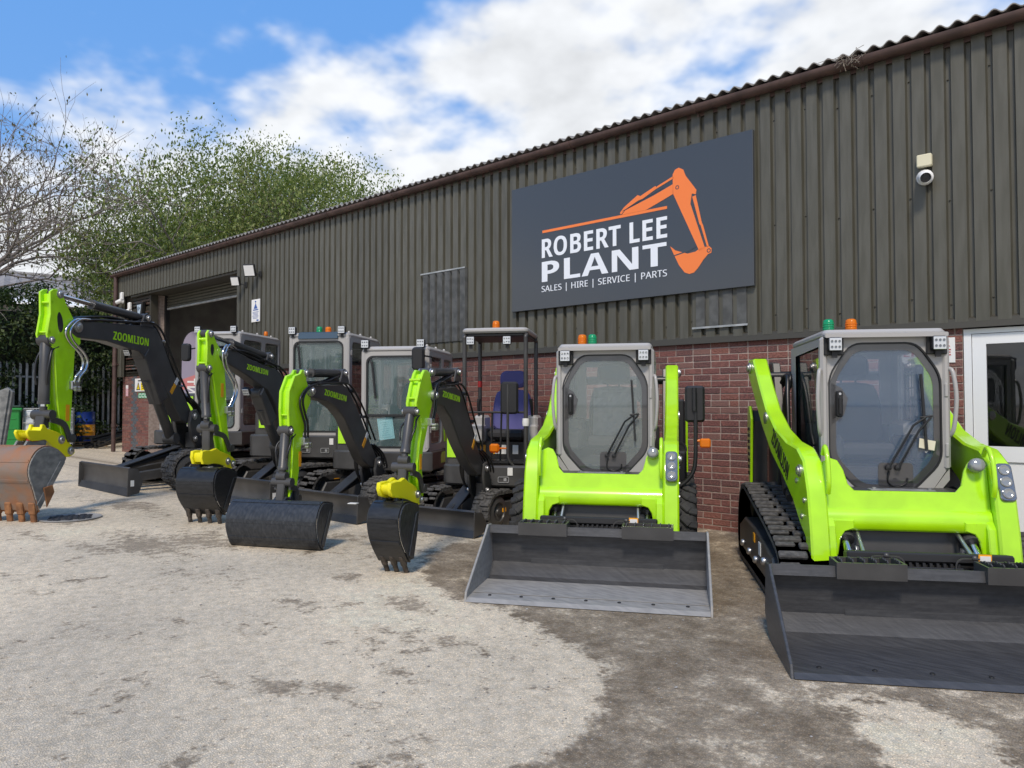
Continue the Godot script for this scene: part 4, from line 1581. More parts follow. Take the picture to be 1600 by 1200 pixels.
	for c in [-.42, .42]:
		b = MB.new()
		b.span(Vector3(c - .20, .39, E - .675), Vector3(c + .20, .49, E - .655))
		b.span(Vector3(c - .20, .39, E - .83), Vector3(c - .185, .49, E - .675))
		b.span(Vector3(c + .185, .39, E - .83), Vector3(c + .20, .49, E - .675))
		b.span(Vector3(c - .20, .39, E - .845), Vector3(c + .20, .49, E - .83))
		b.span(Vector3(c - .19, .415, E - .83), Vector3(c + .19, .425, E - .68))
		var st := put(bu, "step", b, M.charcoal)
		for i in 6:
			b = MB.new()
			b.prism(P2([E - .83, .44, E - .68, .44, E - .68, .496, E - .70, .506, E - .72, .496, E - .74, .506, E - .76, .496, E - .78, .506, E - .80, .496, E - .83, .496]), c - .165 + i * .066 - .004, c - .165 + i * .066 + .004, 0.0, false)
			put(st, "tread_bar", b, M.charcoal)
	# cab
	var cb := MB.new()
	cb.slab(rrect(-.465, -1.0, .465, .17, .06), 1.955, 2.02, .022)
	cb.prism(P2([.12, 2.0, .215, 1.985, .215, 1.955, .12, 1.965]), -.46, .46, .008, false)
	cb.plate_ring(rounded(P2([-.30, .755, .30, .755, .46, .985, .46, 1.5, .46, 1.97, -.46, 1.97, -.46, 1.5, -.46, .985]), .03), rounded(P2([-.20, .80, .20, .80, .425, 1.03, .425, 1.68, .25, 1.92, -.25, 1.92, -.425, 1.68, -.425, 1.03]), .085), .10, .15)
	for s in [-1, 1]:
		var o := P2([-1.0, .95, .10, .95, .12, 1.96, -1.0, 1.96])
		var i := P2([-.80, 1.12, .02, 1.04, .04, 1.90, -.80, 1.88])
		cb.ring(o, i, s * .43, s * .47)
		cb.bar(Vector3(s * .455, .97, .125), Vector3(s * .455, 1.97, .125), .06, .08, .02)
		cb.plate(P2([s * .30, .755, s * .475, .985, s * .475, .90, s * .34, .74]), -.5, .145)
	cb.plate_ring(P2([-.44, .95, .44, .95, .44, 1.97, -.44, 1.97]), P2([-.33, 1.30, .33, 1.30, .33, 1.86, -.33, 1.86]), -1.0, -.96)
	var cab := put(T, "cab", cb, M.grey)
	b = MB.new()
	b.span(Vector3(-.43, .86, -.96), Vector3(.43, .9, .09))
	b.span(Vector3(-.43, .9, -.96), Vector3(.43, 1.28, -.86))
	b.span(Vector3(-.425, 1.92, -.95), Vector3(.425, 1.953, .09))
	for s in [-1, 1]: b.box(Vector3(s * .34, 1.12, -.25), Vector3(.16, .2, .5), .03)
	b.box(Vector3(.33, 1.62, -.05), Vector3(.05, .28, .12), .02)
	put(cab, "cab_lining", b, M.interior)
	seat(T, Vector3(0, 1.02, -.5), M.seat, not tracked)
	b = MB.new()
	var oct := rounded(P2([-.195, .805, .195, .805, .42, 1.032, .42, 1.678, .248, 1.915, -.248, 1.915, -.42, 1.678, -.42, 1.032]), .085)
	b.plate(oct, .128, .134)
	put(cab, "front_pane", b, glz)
	b = MB.new()
	b.plate_ring(oct, grown(oct, Vector2(0, 1.36), Vector2(.87, .905)), .1345, .1375)
	b.plate(P2([-.40, 1.30, -.30, 1.38, -.27, 1.5, -.32, 1.58, -.40, 1.62]), .1345, .1375)
	b.plate(rrect(-.05, .83, .21, 1.02, .03), .1345, .1375)
	put(cab, "printed_border", b, M.band)
	b = MB.new()
	b.plate_ring(grown(oct, Vector2(0, 1.36), Vector2(1.012, 1.01)), grown(oct, Vector2(0, 1.36), Vector2(.985, .988)), .134, .152)
	put(cab, "door_seal", b, M.seal)
	b = MB.new()
	b.plate(rrect(-.365, 1.36, -.315, 1.56, .02), .138, .165, .008)
	b.plate(rrect(-.352, 1.38, -.328, 1.51, .01), .165, .185, .005)
	var dh := put(cab, "door_handle", b, M.black)
	b = MB.new()
	b.lathe(Vector3(-.34, 1.535, .165), Vector3(0, 0, 1), P2([.012, 0, .01, .008, 0, .008]), 10)
	put(dh, "lock", b, M.chrome)
	b = MB.new()
	for y in [1.12, 1.56]:
		b.box(Vector3(.452, y, .16), Vector3(.026, .1, .03), .006)
	put(cab, "door_hinge", b, M.grey)
	b = MB.new()
	b.tube(V3([.02, .985, .165, .2, 1.30, .185, .29, 1.36, .185]), .009, 6)
	b.tube(V3([.09, .985, .165, .24, 1.26, .185, .33, 1.36, .185]), .009, 6)
	b.rod(Vector3(.25, 1.36, .185), Vector3(.34, 1.37, .185), .008, 6)
	b.bar(Vector3(.30, 1.12, .17), Vector3(.265, 1.68, .17), .018, .02)
	for q in [.02, .09]: b.lathe(Vector3(q, .985, .14), Vector3(0, 0, 1), P2([.022, 0, .022, .03, 0, .035]), 10)
	b.tube(smooth3(V3([.03, .96, .15, .02, .88, .15, .08, .845, .15, .15, .87, .15, .165, .91, .15]), 4), .006, 6)
	put(cab, "wiper", b, M.black)
	for s in [-1, 1]:
		b = MB.new()
		b.prism(P2([-.80, 1.12, .02, 1.04, .04, 1.90, -.80, 1.88]), s * .446, s * .450)
		put(cab, "side_pane", b, M.pane_dark)
		b = MB.new()
		for i in 5: b.rod(Vector3(s * .435, 1.32, -.62 + i * .07), Vector3(s * .435, 1.74, -.62 + i * .07), .005, 5)
		for i in 4: b.rod(Vector3(s * .435, 1.34 + i * .125, -.64), Vector3(s * .435, 1.34 + i * .125, -.32), .005, 5)
		b.ring(rrect(-.65, 1.30, -.31, 1.76, .03), rrect(-.62, 1.33, -.34, 1.73, .02), s * .43, s * .44)
		put(cab, "window_grille", b, M.black)
		b = MB.new()
		b.tube(smooth3(V3([s * .48, 1.72, .13, s * .50, 1.69, .17, s * .515, 1.5, .19, s * .50, 1.28, .17, s * .48, 1.22, .13]), 4), .016, 10)
		put(cab, "grab_handle", b, M.grey)
		b = MB.new()
		b.box(Vector3(s * .385, 1.9, .17), Vector3(.15, .15, .02), .01)
		put(cab, "lamp_recess", b, M.black)
		work_light(cab, Transform3D(Basis(), Vector3(s * .385, 1.905, .205)), .105)
	b = MB.new()
	b.span(Vector3(-.33, 1.30, -.982), Vector3(.33, 1.86, -.978))
	put(cab, "rear_pane", b, M.pane_haze)
	var bx := [[-.27, M.green_lens], [-.08, M.amber]] if tracked else [[-.30, M.amber], [-.19, M.green_lens]]
	for q in bx: beacon(cab, Vector3(q[0], 2.02, -.42), q[1], .95)
	cab.scale.x = .93
	if tracked:
		b = MB.new()
		b.xf = Transform3D(Basis(Vector3(0, 0, 1), -.1), Vector3(.31, 1.16, .155))
		b.plate(P2([-.06, -.03, .055, -.04, .06, .03, -.06, .04]), 0, .002)
		put(cab, "paper_tag", b, mat(lin(.7, .66, .5), .7))
	# side boxes behind the cab on the image right, mirror on the wheeled machine
	b = MB.new()
	b.box(Vector3(.66, 1.16, -.98), Vector3(.14, .7, .4), .02)
	b.box(Vector3(.64, .86, -.4), Vector3(.2, .3, .3), .02)
	b.lathe(Vector3(.67, 1.0, -.77), Vector3(0, 0, 1), P2([.08, 0, .08, .02, .06, .02, .06, .01, .02, .01, .02, .03, 0, .03]), 18)
	put(T, "engine_side_box", b, M.black)
	b = MB.new()
	for k in 3: b.tube(smooth3(V3([-.52, 1.0 + k * .05, -.7, -.5, 1.5, -.85 - k * .05, -.48 + k * .03, 1.72, -.98, -.52, 1.6, -1.15]), 5), .022, 8)
	b.rod(Vector3(-.6, 1.72, -1.15), Vector3(.6, 1.72, -1.15), .045, 12)
	put(T, "arm_hoses", b, M.hose)
	if not tracked:
		b = MB.new()
		b.tube(smooth3(V3([.64, .72, .36, .74, .80, .36, .80, .92, .36, .81, 1.2, .36, .81, 1.56, .36]), 5), .018, 10)
		var mi := put(T, "mirror", b, M.black)
		b = MB.new()
		b.plate(rrect(.72, 1.30, .89, 1.62, .03), .30, .37, .02)
		b.rod(Vector3(.80, 1.4, .38), Vector3(.80, 1.60, .38), .02, 8)
		put(mi, "mirror_head", b, M.black)
		b = MB.new()
		b.rod(Vector3(.81, 1.14, .36), Vector3(.85, 1.14, .36), .012, 8)
		b.box(Vector3(.89, 1.12, .36), Vector3(.09, .08, .06), .012)
		put(mi, "amber_marker", b, M.amber)
	else:
		b = MB.new()
		b.rod(Vector3(.60, 1.7, -1.1), Vector3(.62, 1.0, -.9), .03, 8)
		put(T, "side_strut", b, M.grey)


# ---------- excavators ----------

func excavator(p: Dictionary) -> void:
	var root := Vector3(p.at[0], gy(p.at[0]), p.at[1])
	var T := thing(p.name, p.label, "excavator", root, deg_to_rad(p.head), "green and black mini excavators parked in a row")
	var inv := Transform3D(heading(p.head), root).affine_inverse()
	var U: Transform3D = inv * Transform3D(heading(p.under), root)
	var A: Transform3D = inv * Transform3D(heading(p.arm), Vector3(p.tip[0], gy(p.tip[0]), p.tip[1]))
	var k: float = p.scale
	# --- undercarriage
	var half: float = p.track_length / 2
	var g: float = p.gauge
	var tw: float = p.track_width
	var tr: float = p.track_height / 2
	var b: MB
	for s in [-1, 1]:
		b = MB.new()
		b.xf = U
		belt(b, stadium(-half, half, tr), .03, s * (g - tw), s * g, .09 * k, .022)
		var t := put(T, "rubber_track", b, M.dusty_rubber)
		b = MB.new()
		b.xf = U
		b.prism(P2([-half + tr, tr * .5, half - tr, tr * .5, half - tr * .7, tr, half - tr, tr * 1.5, -half + tr, tr * 1.5, -half + tr * .7, tr]), s * (g - tw + .02), s * (g - .015), .015, false)
		put(t, "track_frame", b, M.charcoal)
		b = MB.new()
		b.xf = U
		b.lathe(Vector3(s * (g - .05), tr, half - tr), Vector3(s, 0, 0), P2([0, -.1, tr * .78, -.1, tr * .8, .03, tr * .5, .05, tr * .45, .02, tr * .2, .02, tr * .15, .05, 0, .05]), 18)
		put(t, "idler", b, M.charcoal)
		b = MB.new()
		b.xf = U
		b.lathe(Vector3(s * (g - .05), tr, -half + tr), Vector3(s, 0, 0), P2([0, -.1, tr * .8, -.1, tr * .8, .03, tr * .5, .06, 0, .06]), 18)
		put(t, "sprocket", b, M.charcoal)
		for i in 3:
			b = MB.new()
			b.xf = U
			b.lathe(Vector3(s * (g - .03), tr * .42, (i - 1) * half * .5), Vector3(s, 0, 0), P2([0, -.08, tr * .32, -.08, tr * .32, .02, tr * .1, .03, 0, .03]), 12)
			put(t, "roller", b, M.charcoal)
		b = MB.new()
		b.xf = U
		b.box(Vector3(s * (g - .012), tr * 1.1, half * .1), Vector3(.008, .06, .09))
		b.box(Vector3(s * (g - .012), tr * 1.05, half * .55), Vector3(.008, .045, .07))
		put(t, "orange_label", b, M.sticker_orange)
	b = MB.new()
	b.xf = U
	b.box(Vector3(0, tr * 1.2, 0), Vector3((g - tw) * 2 + .06, tr * 1.1, half * 1.0), .03)
	b.lathe(Vector3(0, tr * 1.7, 0), Vector3.UP, P2([half * .42, 0, half * .42, .12, half * .36, .14, half * .36, p.deck - tr * 1.7, 0, p.deck - tr * 1.7]), 24)
	put(T, "car_body", b, M.charcoal)
	# blade
	var bz: float = p.blade_at
	var bw: float = p.blade_half
	var bh: float = p.blade_height
	b = MB.new()
	b.xf = U
	b.prism(thick(smooth2(P2([bz + .06, .015, bz + .01, bh * .2, bz - .015, bh * .5, bz + .0, bh * .8, bz + .05, bh]), 3), .025), -bw, bw, .004)
	var bl := put(T, "dozer_blade", b, M.charcoal)
	b = MB.new()
	b.xf = U
	b.prism(P2([bz + .075, .0, bz + .06, .0, bz + .01, bh * .26, bz + .03, bh * .27]), -bw, bw, .003, false)
	put(bl, "cutting_edge", b, M.steel)
	for s in [-1, 1]:
		b = MB.new()
		b.xf = U
		b.prism(P2([bz + .07, .0, bz - .10, .03, bz - .16, bh * .5, bz - .08, bh * .96, bz + .06, bh]), s * bw, s * (bw + .015), .003, false)
		put(bl, "end_plate", b, M.charcoal)
		b = MB.new()
		b.xf = U
		b.bar(Vector3(s * (g - tw) * .55, bh * .45, bz - .05), Vector3(s * (g - tw) * .75, tr * 1.1, half * .3), .09 * k, .12 * k, .01)
		put(bl, "blade_arm", b, M.charcoal)
	b = MB.new()
	b.xf = U
	b.box(Vector3(bw + .016, bh * .45, bz - .0), Vector3(.004, .09, .05))
	if p.style in ["large", "middle"]: put(bl, "white_label", b, M.sticker_white)
	b = MB.new()
	b.xf = U
	b.rod(Vector3(0, bh * .75, bz - .1), Vector3(0, tr * 1.9, half * .45), .045 * k, 12)
	b.prism(P2([bz - .02, bh * .4, bz - .2, bh * .6, bz - .2, bh * .95, bz - .02, bh * .9]), -.09 * k, .09 * k, .01, false)
	b.bar(Vector3(0, bh * .9, bz - .18), Vector3(0, tr * 2.0 + .04, half * .55), .2 * k, .02, .004)
	put(bl, "blade_ram", b, M.steel)
	# --- house
	var d: float = p.deck
	var hx0: float = p.house[0]
	var hx1: float = p.house[1]
	var hz: float = p.house[2]
	var floor_y: float = p.cab[4]
	b = MB.new()
	b.slab(smooth2(P2([hx0, -.1, hx0, .22, hx0 + .15, p.cab[3] * .8, p.cab[0] - .02, p.cab[3] * .85, p.cab[0] + .05, p.cab[3] + .05, hx1 - .05, p.cab[3] + .05, hx1, p.cab[3] - .1, hx1, -.2, hx1 - .12, hz * .75, hx1 * .5, hz, hx0 * .5, hz, hx0 + .1, hz * .75]), 2, true), d, floor_y, .02)
	var ho := put(T, "house", b, M.charcoal)
	b = MB.new()
	b.slab(smooth2(P2([hx0 + .02, -.15, hx0 + .04, -.45, hx0 + .15, hz * .74, hx0 * .5, hz * .98, hx1 * .5, hz * .98, hx1 - .15, hz * .74, hx1 - .03, -.5, hx1 - .2, p.cab[2] - .04, p.cab[0] - .05, p.cab[2] - .04, p.cab[0] - .06, -.1]), 2, true), floor_y + .003, floor_y + .52 * k, .04)
	put(ho, "engine_cover", b, M.charcoal)
	b = MB.new()
	b.box(Vector3((hx0 + p.cab[0]) / 2 - .02, floor_y + .12 * k, -.0), Vector3(absf(p.cab[0] - hx0) * .85, .5 * k, .5 * k), .05)
	put(ho, "side_cover", b, M.charcoal if p.style != "large" else M.grey)
	b = MB.new()
	b.box(Vector3((hx0 + p.cab[0]) / 2 - .02, floor_y + .28 * k, .262 * k), Vector3(absf(p.cab[0] - hx0) * .6, .38 * k, .012), .006)
	put(ho, "lime_panel", b, M.lime)
	# labels and bolts on the front of the deck
	b = MB.new()
	var fz: float = p.cab[3] + .075
	for q in [[.32, .35], [.62, .35]]:
		b.plate_ring(rrect(lerpf(p.cab[0], hx1, q[0]) - .065, lerpf(d, floor_y, q[1]) - .035, lerpf(p.cab[0], hx1, q[0]) + .065, lerpf(d, floor_y, q[1]) + .035, .015), rrect(lerpf(p.cab[0], hx1, q[0]) - .058, lerpf(d, floor_y, q[1]) - .028, lerpf(p.cab[0], hx1, q[0]) + .058, lerpf(d, floor_y, q[1]) + .028, .012), fz - .03, fz)
		b.box(Vector3(lerpf(p.cab[0], hx1, q[0]) + .02, lerpf(d, floor_y, q[1]), fz - .012), Vector3(.035, .035, .02))
	put(ho, "lamp_plates", b, M.zinc)
	b = MB.new()
	b.box(Vector3(lerpf(p.cab[0], hx1, .72), lerpf(d, floor_y, .74), fz - .016), Vector3(.06, .09, .02))
	put(ho, "white_label", b, M.sticker_white)
	# side lime badge with model lettering
	b = MB.new()
	b.prism(P2([-.55 * k, lerpf(d, floor_y, .3), .02, lerpf(d, floor_y, .3), -.03, lerpf(d, floor_y, .7), -.12 * k, lerpf(d, floor_y, .85), -.55 * k, lerpf(d, floor_y, .85)]), hx1 - .004, hx1 + .006)
	put(ho, "lime_badge", b, M.lime)
	if p.style == "large":
		words(ho, "lettering", "ZE5", M.black, Transform3D(Basis(Vector3(0, 0, -1), Vector3.UP, Vector3.RIGHT), Vector3(hx1 + .009, lerpf(d, floor_y, .57), -.25)), .26, .1)
	if p.cab.size() == 6:
		cab_box(T, p)
	else:
		canopy(T, p)
	# --- boom foot and swing casting
	var hw: float = p.boom_half
	var foot := Vector2(p.foot[0], p.foot[1])
	b = MB.new()
	b.xf = A
	var q := PackedVector2Array()
	for a in [[-.62, -.42], [-.12, -.44], [.04, -.30], [.10, -.08], [.05, .07], [-.05, .09], [-.13, .0], [-.16, -.14], [-.3, -.16], [-.62, -.12]]:
		q.append(foot + Vector2(a[0], a[1]) * k)
	for s in [-1, 1]:
		b.prism(q, s * (hw + .005), s * (hw + .05 * k), .01)
	b.prism(P2([foot.x - .62 * k, foot.y - .40 * k, foot.x - .1 * k, foot.y - .42 * k, foot.x - .1 * k, foot.y - .22 * k, foot.x - .62 * k, foot.y - .14 * k]), -hw - .002, hw + .002, .02, false)
	b.rod(Vector3(0, foot.y - .46 * k, foot.x - .28 * k), Vector3(0, foot.y - .1 * k, foot.x - .28 * k), .13 * k, 16)
	var sw := put(T, "swing_bracket", b, M.charcoal)
	b = MB.new()
	b.xf = A
	pin(b, Vector3(0, foot.y, foot.x), hw + .05 * k, .032 * k)
	pin(b, Vector3(0, foot.y - .30 * k, foot.x - .02 * k), hw + .05 * k, .028 * k)
	put(sw, "pins", b, M.zinc).set_meta("kind", "stuff")
	b = MB.new()
	b.xf = A
	for i in 4:
		var xo := (i - 1.5) * .035
		b.tube(smooth3(PackedVector3Array([Vector3(xo, foot.y + .26 * k, foot.x + .02), Vector3(xo + .05, foot.y + .12 * k, foot.x - .16 * k), Vector3(xo + .08, foot.y - .1 * k, foot.x - .24 * k), Vector3(xo + .04, foot.y - .3 * k, foot.x - .38 * k), Vector3(xo, foot.y - .28 * k, foot.x - .6 * k)]), 5), .014 * k, 7)
	for i in 3:
		b.tube(smooth3(PackedVector3Array([Vector3(-hw - .03, foot.y + .3 * k, foot.x + .02 + i * .03), Vector3(-hw - .09 - i * .02, foot.y + .02, foot.x + .05), Vector3(-hw - .1, foot.y - .25 * k, foot.x - .05), Vector3(-hw - .05, foot.y - .32 * k, foot.x - .3 * k)]), 5), .013 * k, 7)
	put(sw, "hoses", b, M.hose)
	# --- boom
	b = MB.new()
	b.xf = A
	b.prism(P2(p.boom), -hw, hw, .012)
	var bo := put(T, "boom", b, M.charcoal)
	b = MB.new()
	b.xf = A
	var pv := Vector2(p.pivot[0], p.pivot[1])
	pin(b, Vector3(0, pv.y, pv.x), hw + .02, .034 * k)
	b.rod(Vector3(-hw - .02, pv.y, pv.x), Vector3(hw + .02, pv.y, pv.x), .06 * k, 14)
	put(bo, "pins", b, M.zinc).set_meta("kind", "stuff")
	var lt: Array = p.text
	var lx := Vector3(0, sin(lt[4]), -cos(lt[4]))
	var bt := Basis(lx, Vector3(1, 0, 0).cross(lx), Vector3(1, 0, 0))
	words(bo, "lettering", "ZOOMLION", M.lime, A * Transform3D(bt, Vector3(hw + .002, lt[1], lt[0])), lt[2], lt[3])
	for e in p.stickers:
		b = MB.new()
		b.xf = A * Transform3D(Basis(Vector3.RIGHT, e[2]), Vector3(hw + .002, e[1], e[0]))
		b.box(Vector3(0, -.05 * k, 0), Vector3(.004, .14 * k, .055 * k))
		put(bo, "orange_label", b, M.sticker_orange)
		b = MB.new()
		b.xf = A * Transform3D(Basis(Vector3.RIGHT, e[2]), Vector3(hw + .002, e[1], e[0]))
		b.box(Vector3(0, .07 * k, 0), Vector3(.004, .09 * k, .055 * k))
		put(bo, "white_label", b, M.sticker_white)
	# hoses and pipes along the top of the boom
	var line := smooth3(V3(p.pipes), 4)
	for i in 4:
		b = MB.new()
		b.xf = A
		var ln := PackedVector3Array()
		for v in line: ln.append(v + Vector3(hw * (.75 - .5 * i) + (.03 if i == 0 else 0.0), .025 + .012 * (i % 2), 0))
		b.tube(ln, .013 * k, 8)
		put(bo, "hydraulic_pipe", b, M.hose)
	b = MB.new()
	b.xf = A
	for i in range(2, line.size() - 1, 5):
		b.box(line[i] + Vector3(0, .03, 0), Vector3(hw * 2.1, .035, .045), .006)
	put(bo, "pipe_clamps", b, M.zinc if p.style == "large" else M.black)
	if p.has("boomcyl"):
		var bc: Array = p.boomcyl
		var n0 := T.get_child_count()
		ram(T, "boom_ram", A * Vector3(0, bc[3], bc[2]), A * Vector3(0, bc[1], bc[0]), .062 * k, .72, M.charcoal)
		b = MB.new()
		b.xf = A
		var dv := Vector2(bc[0] - bc[2], bc[1] - bc[3])
		var nv := Vector2(-dv.y, dv.x).normalized() * .10 * k
		var c0 := Vector2(bc[0], bc[1])
		b.prism(PackedVector2Array([c0 + nv * .8 + dv * .04, c0 - nv * .4, c0 - dv * .55 - nv * .6, c0 - dv * .55 + nv * 1.1, c0 - dv * .5 + nv * 1.2]), -.085 * k, .085 * k, .012, false)
		put(T, "ram_guard", b, M.charcoal)
		work_light(bo, A * Transform3D(Basis(Vector3.RIGHT, .5), Vector3(0, bc[1] + .02, bc[0] + .22 * k)), .10)
	# --- dipper and its ram
	var dc: Array = p.dipcyl
	b = MB.new()
	b.xf = A
	for s in [-1, 1]:
		b.prism(P2([dc[2] - .12 * k, dc[3] - .12 * k, dc[2] + .13 * k, dc[3] - .12 * k, dc[2] + .05 * k, dc[3] + .04 * k, dc[2], dc[3] + .06 * k, dc[2] - .05 * k, dc[3] + .04 * k]), s * .055 * k, s * .08 * k, .005, false)
	put(bo, "ram_bracket", b, M.charcoal)
	b = MB.new()
	b.xf = A
	pin(b, Vector3(0, dc[3], dc[2]), .085 * k, .026 * k)
	put(bo, "bracket_pin", b, M.zinc)
	ram_in(T, "dipper_ram", A, Vector2(dc[2], dc[3]), Vector2(dc[0], dc[1]), .05 * k, p.dip_barrel, M.charcoal)
	var prof := P2(p.dip)
	var dw: float = p.dip_half
	b = MB.new()
	b.xf = A
	for s in [-1, 1]:
		b.prism(prof, s * (dw - .028), s * dw, .006)
	var inner := Geometry2D.offset_polygon(prof, -.045 * k)
	if inner.size(): b.prism(inner[0], -dw + .02, dw - .02, .0)
	var sp: Array = p.spacers
	for i in range(0, sp.size(), 2): b.rod(Vector3(-dw, sp[i + 1], sp[i]), Vector3(dw, sp[i + 1], sp[i]), .014 * k, 8)
	var di := put(T, "dipper_arm", b, M.lime)
	b = MB.new()
	b.xf = A
	pin(b, Vector3(0, dc[1], dc[0]), dw, .03 * k)
	pin(b, Vector3(0, pv.y, pv.x), dw, .03 * k)
	pin(b, Vector3(0, p.bcyl[1], p.bcyl[0]), dw, .026 * k)
	put(di, "pins", b, M.zinc).set_meta("kind", "stuff")
	b = MB.new()
	b.xf = A
	if p.has("slot"):
		var so: Array = p.slot
		b.prism(smooth2(P2(so), 3, true), dw - .001, dw + .003)
		put(di, "lightening_slot", b, M.black)
	b = MB.new()
	b.xf = A
	var lb: Array = p.dip_label
	b.box(Vector3(dw + .001, lb[1], lb[0]), Vector3(.004, .17 * k, .05 * k))
	put(di, "orange_label", b, M.sticker_orange)
	var dl := smooth3(V3(p.dip_hose), 6)
	for i in 2:
		b = MB.new()
		b.xf = A
		var ln := PackedVector3Array()
		for v in dl: ln.append(v + Vector3(.012, 0, 0) + Vector3(0, .01 * i, -.062 * k * i))
		b.tube(ln, .013 * k, 8)
		put(di, "dipper_pipe", b, M.chrome if p.steel_pipes else M.hose)
	b = MB.new()
	b.xf = A
	var en := dl[dl.size() - 1]
	b.box(en + Vector3(0, -.02, -.02 * k), Vector3(.05, .09 * k, .12 * k), .01)
	for i in 4: b.lathe(en + Vector3(.02, -.05 - .03 * (i / 2), -.05 * k + .05 * k * (i % 2)), Vector3(1, 0, 0), P2([.018, 0, .018, .04, 0, .042]), 8)
	put(di, "valve_block", b, M.zinc)
	for i in 3:
		b = MB.new()
		b.xf = A
		var sx := (i - 1) * hw * .5
		b.tube(smooth3(PackedVector3Array([Vector3(sx, dc[3] - .02, dc[2] + .05), Vector3(sx + .02, dc[3] - .07 * k, dc[2] + .24 * k), Vector3(sx, lerpf(dc[3], dc[1], .5) - .10 * k, lerpf(dc[2], dc[0], .45)), Vector3(sx, pv.y + .10 * k, pv.x - .06 * k), Vector3(sx * .6, pv.y + .02, pv.x + .12 * k), Vector3(sx * .5, pv.y - .18 * k, pv.x + .2 * k)]), 5), .012 * k, 7)
		put(bo, "hydraulic_hose", b, M.hose)
	for s in [-1, 1]:
		b = MB.new()
		b.xf = A
		var r0 := Vector3(s * .06 * k, p.bcyl[1] - .1 * k, p.bcyl[0] - .02)
		var r1 := Vector3(s * .062 * k, lerpf(p.bcyl[1], p.bcyl[3], .6), lerpf(p.bcyl[0], p.bcyl[2], .6) + .03 * k)
		b.tube(smooth3(PackedVector3Array([r0 + Vector3(0, .05, -.08 * k), r0, r0.lerp(r1, .3) + Vector3(s * .02, 0, .03 * k), r0.lerp(r1, .7) + Vector3(s * .012, 0, .03 * k), r1]), 5), .011 * k, 7)
		put(di, "hydraulic_hose", b, M.hose)
	# --- bucket ram, links, hitch
	var bc2: Array = p.bcyl
	ram_in(T, "bucket_ram", A, Vector2(bc2[0], bc2[1]), Vector2(bc2[2], bc2[3]), .052 * k, .86, M.charcoal)
	var lk: Array = p.link
	b = MB.new()
	b.xf = A
	var l0 := Vector2(lk[0], lk[1])
	var l1 := Vector2(lk[2], lk[3])
	var mid := (l0 + l1) / 2 + Vector2(-(l1 - l0).y, (l1 - l0).x).normalized() * -.08 * k
	if mid.y < (l0.y + l1.y) / 2: mid = l0 + l1 - mid
	for s in [-1, 1]:
		b.prism(thick(smooth2(PackedVector2Array([l0 + Vector2(0, -.02), mid + Vector2(0, -.02), l1 + Vector2(0, -.02)]), 4), .06 * k), s * (dw + .008), s * (dw + .035), .004)
	b.rod(Vector3(-dw - .05, l0.y, l0.x), Vector3(dw + .05, l0.y, l0.x), .05 * k, 12)
	b.rod(Vector3(-dw - .04, l1.y, l1.x), Vector3(dw + .04, l1.y, l1.x), .045 * k, 12)
	put(T, "tipping_link", b, M.charcoal)
	var lo: Array = p.lower_link
	b = MB.new()
	b.xf = A
	b.bar(Vector3(0, l0.y, l0.x), Vector3(0, lo[1], lo[0]), dw * 1.5, .085 * k, .01)
	put(T, "bucket_link", b, M.charcoal)
	if p.has("hitch"):
		b = MB.new()
		b.xf = A
		var hq := smooth2(P2(p.hitch), 2, true)
		for s in [-1, 1]: b.prism(hq, s * (dw + .012), s * (dw - .025), .006)
		var hi := Geometry2D.offset_polygon(hq, -.025 * k)
		if hi.size(): b.prism(hi[0], -dw + .02, dw - .02)
		var qh := put(T, "quick_hitch", b, M.yellow)
		b = MB.new()
		b.xf = A
		for e in p.hitch_pins: pin(b, Vector3(0, e[1], e[0]), dw + .012, .03 * k)
		put(qh, "pins", b, M.zinc).set_meta("kind", "stuff")
		b = MB.new()
		b.xf = A
		b.box(Vector3(dw * .5, p.hitch_red[1], p.hitch_red[0]), Vector3(dw * 1.2, .07 * k, .09 * k), .012)
		put(qh, "red_latch", b, M.red)
	# --- bucket
	var side := P2(p.bucket)
	var W: float = p.bucket_half
	var nsh: int = p.shell
	b = MB.new()
	b.xf = A
	var shell := smooth2(side.slice(0, nsh), 3)
	b.prism(thick(shell, .016), -W, W, 0.0)
	var bk := put(T, "bucket", b, p.bucket_mat)
	for f in [.34, .62, .80]:
		b = MB.new()
		b.xf = A
		var i0 := int(f * (shell.size() - 1))
		var dv := (shell[i0 + 1] - shell[i0]).normalized()
		var c0 := shell[i0]
		var out := Vector2(dv.y, -dv.x)
		if out.dot(c0 - side[side.size() - 1]) < 0: out = -out
		b.prism(PackedVector2Array([c0 - dv * .02, c0 + dv * .02, c0 + dv * .017 + out * .022, c0 - dv * .017 + out * .022]), -W + .01, W - .01, .002, false)
		put(bk, "wear_strip", b, p.bucket_mat)
	for s in [-1, 1]:
		b = MB.new()
		b.xf = A
		var outl := shell.duplicate()
		outl.append_array(side.slice(nsh))
		b.prism(outl, s * W, s * (W + .014), .004)
		var pl := put(bk, "side_plate", b, p.side_mat)
		b = MB.new()
		b.xf = A
		var e0 := side[0]
		var e1 := side[nsh - 1]
		var dd := (e1 - e0).normalized()
		var nn := Vector2(-dd.y, dd.x) * .06 * k
		if nn.x < 0: nn = -nn
		b.prism(PackedVector2Array([e0 + dd * .05, e1 - dd * .02, e1 - dd * .03 + nn, e0 + dd * .08 + nn]), s * (W + .014), s * (W + .024), .003)
		put(pl, "wear_strip", b, p.side_mat)
	b = MB.new()
	b.xf = A
	var lp := side[nsh - 1]
	var lq := side[nsh - 2]
	var ld := (lp - lq).normalized()
	var lnn := Vector2(-ld.y, ld.x)
	b.prism(PackedVector2Array([lp + ld * .03, lp - ld * .10 * k, lp - ld * .10 * k - lnn * .014, lp + ld * .02 - lnn * .012]), -W - .01, W + .01, .003)
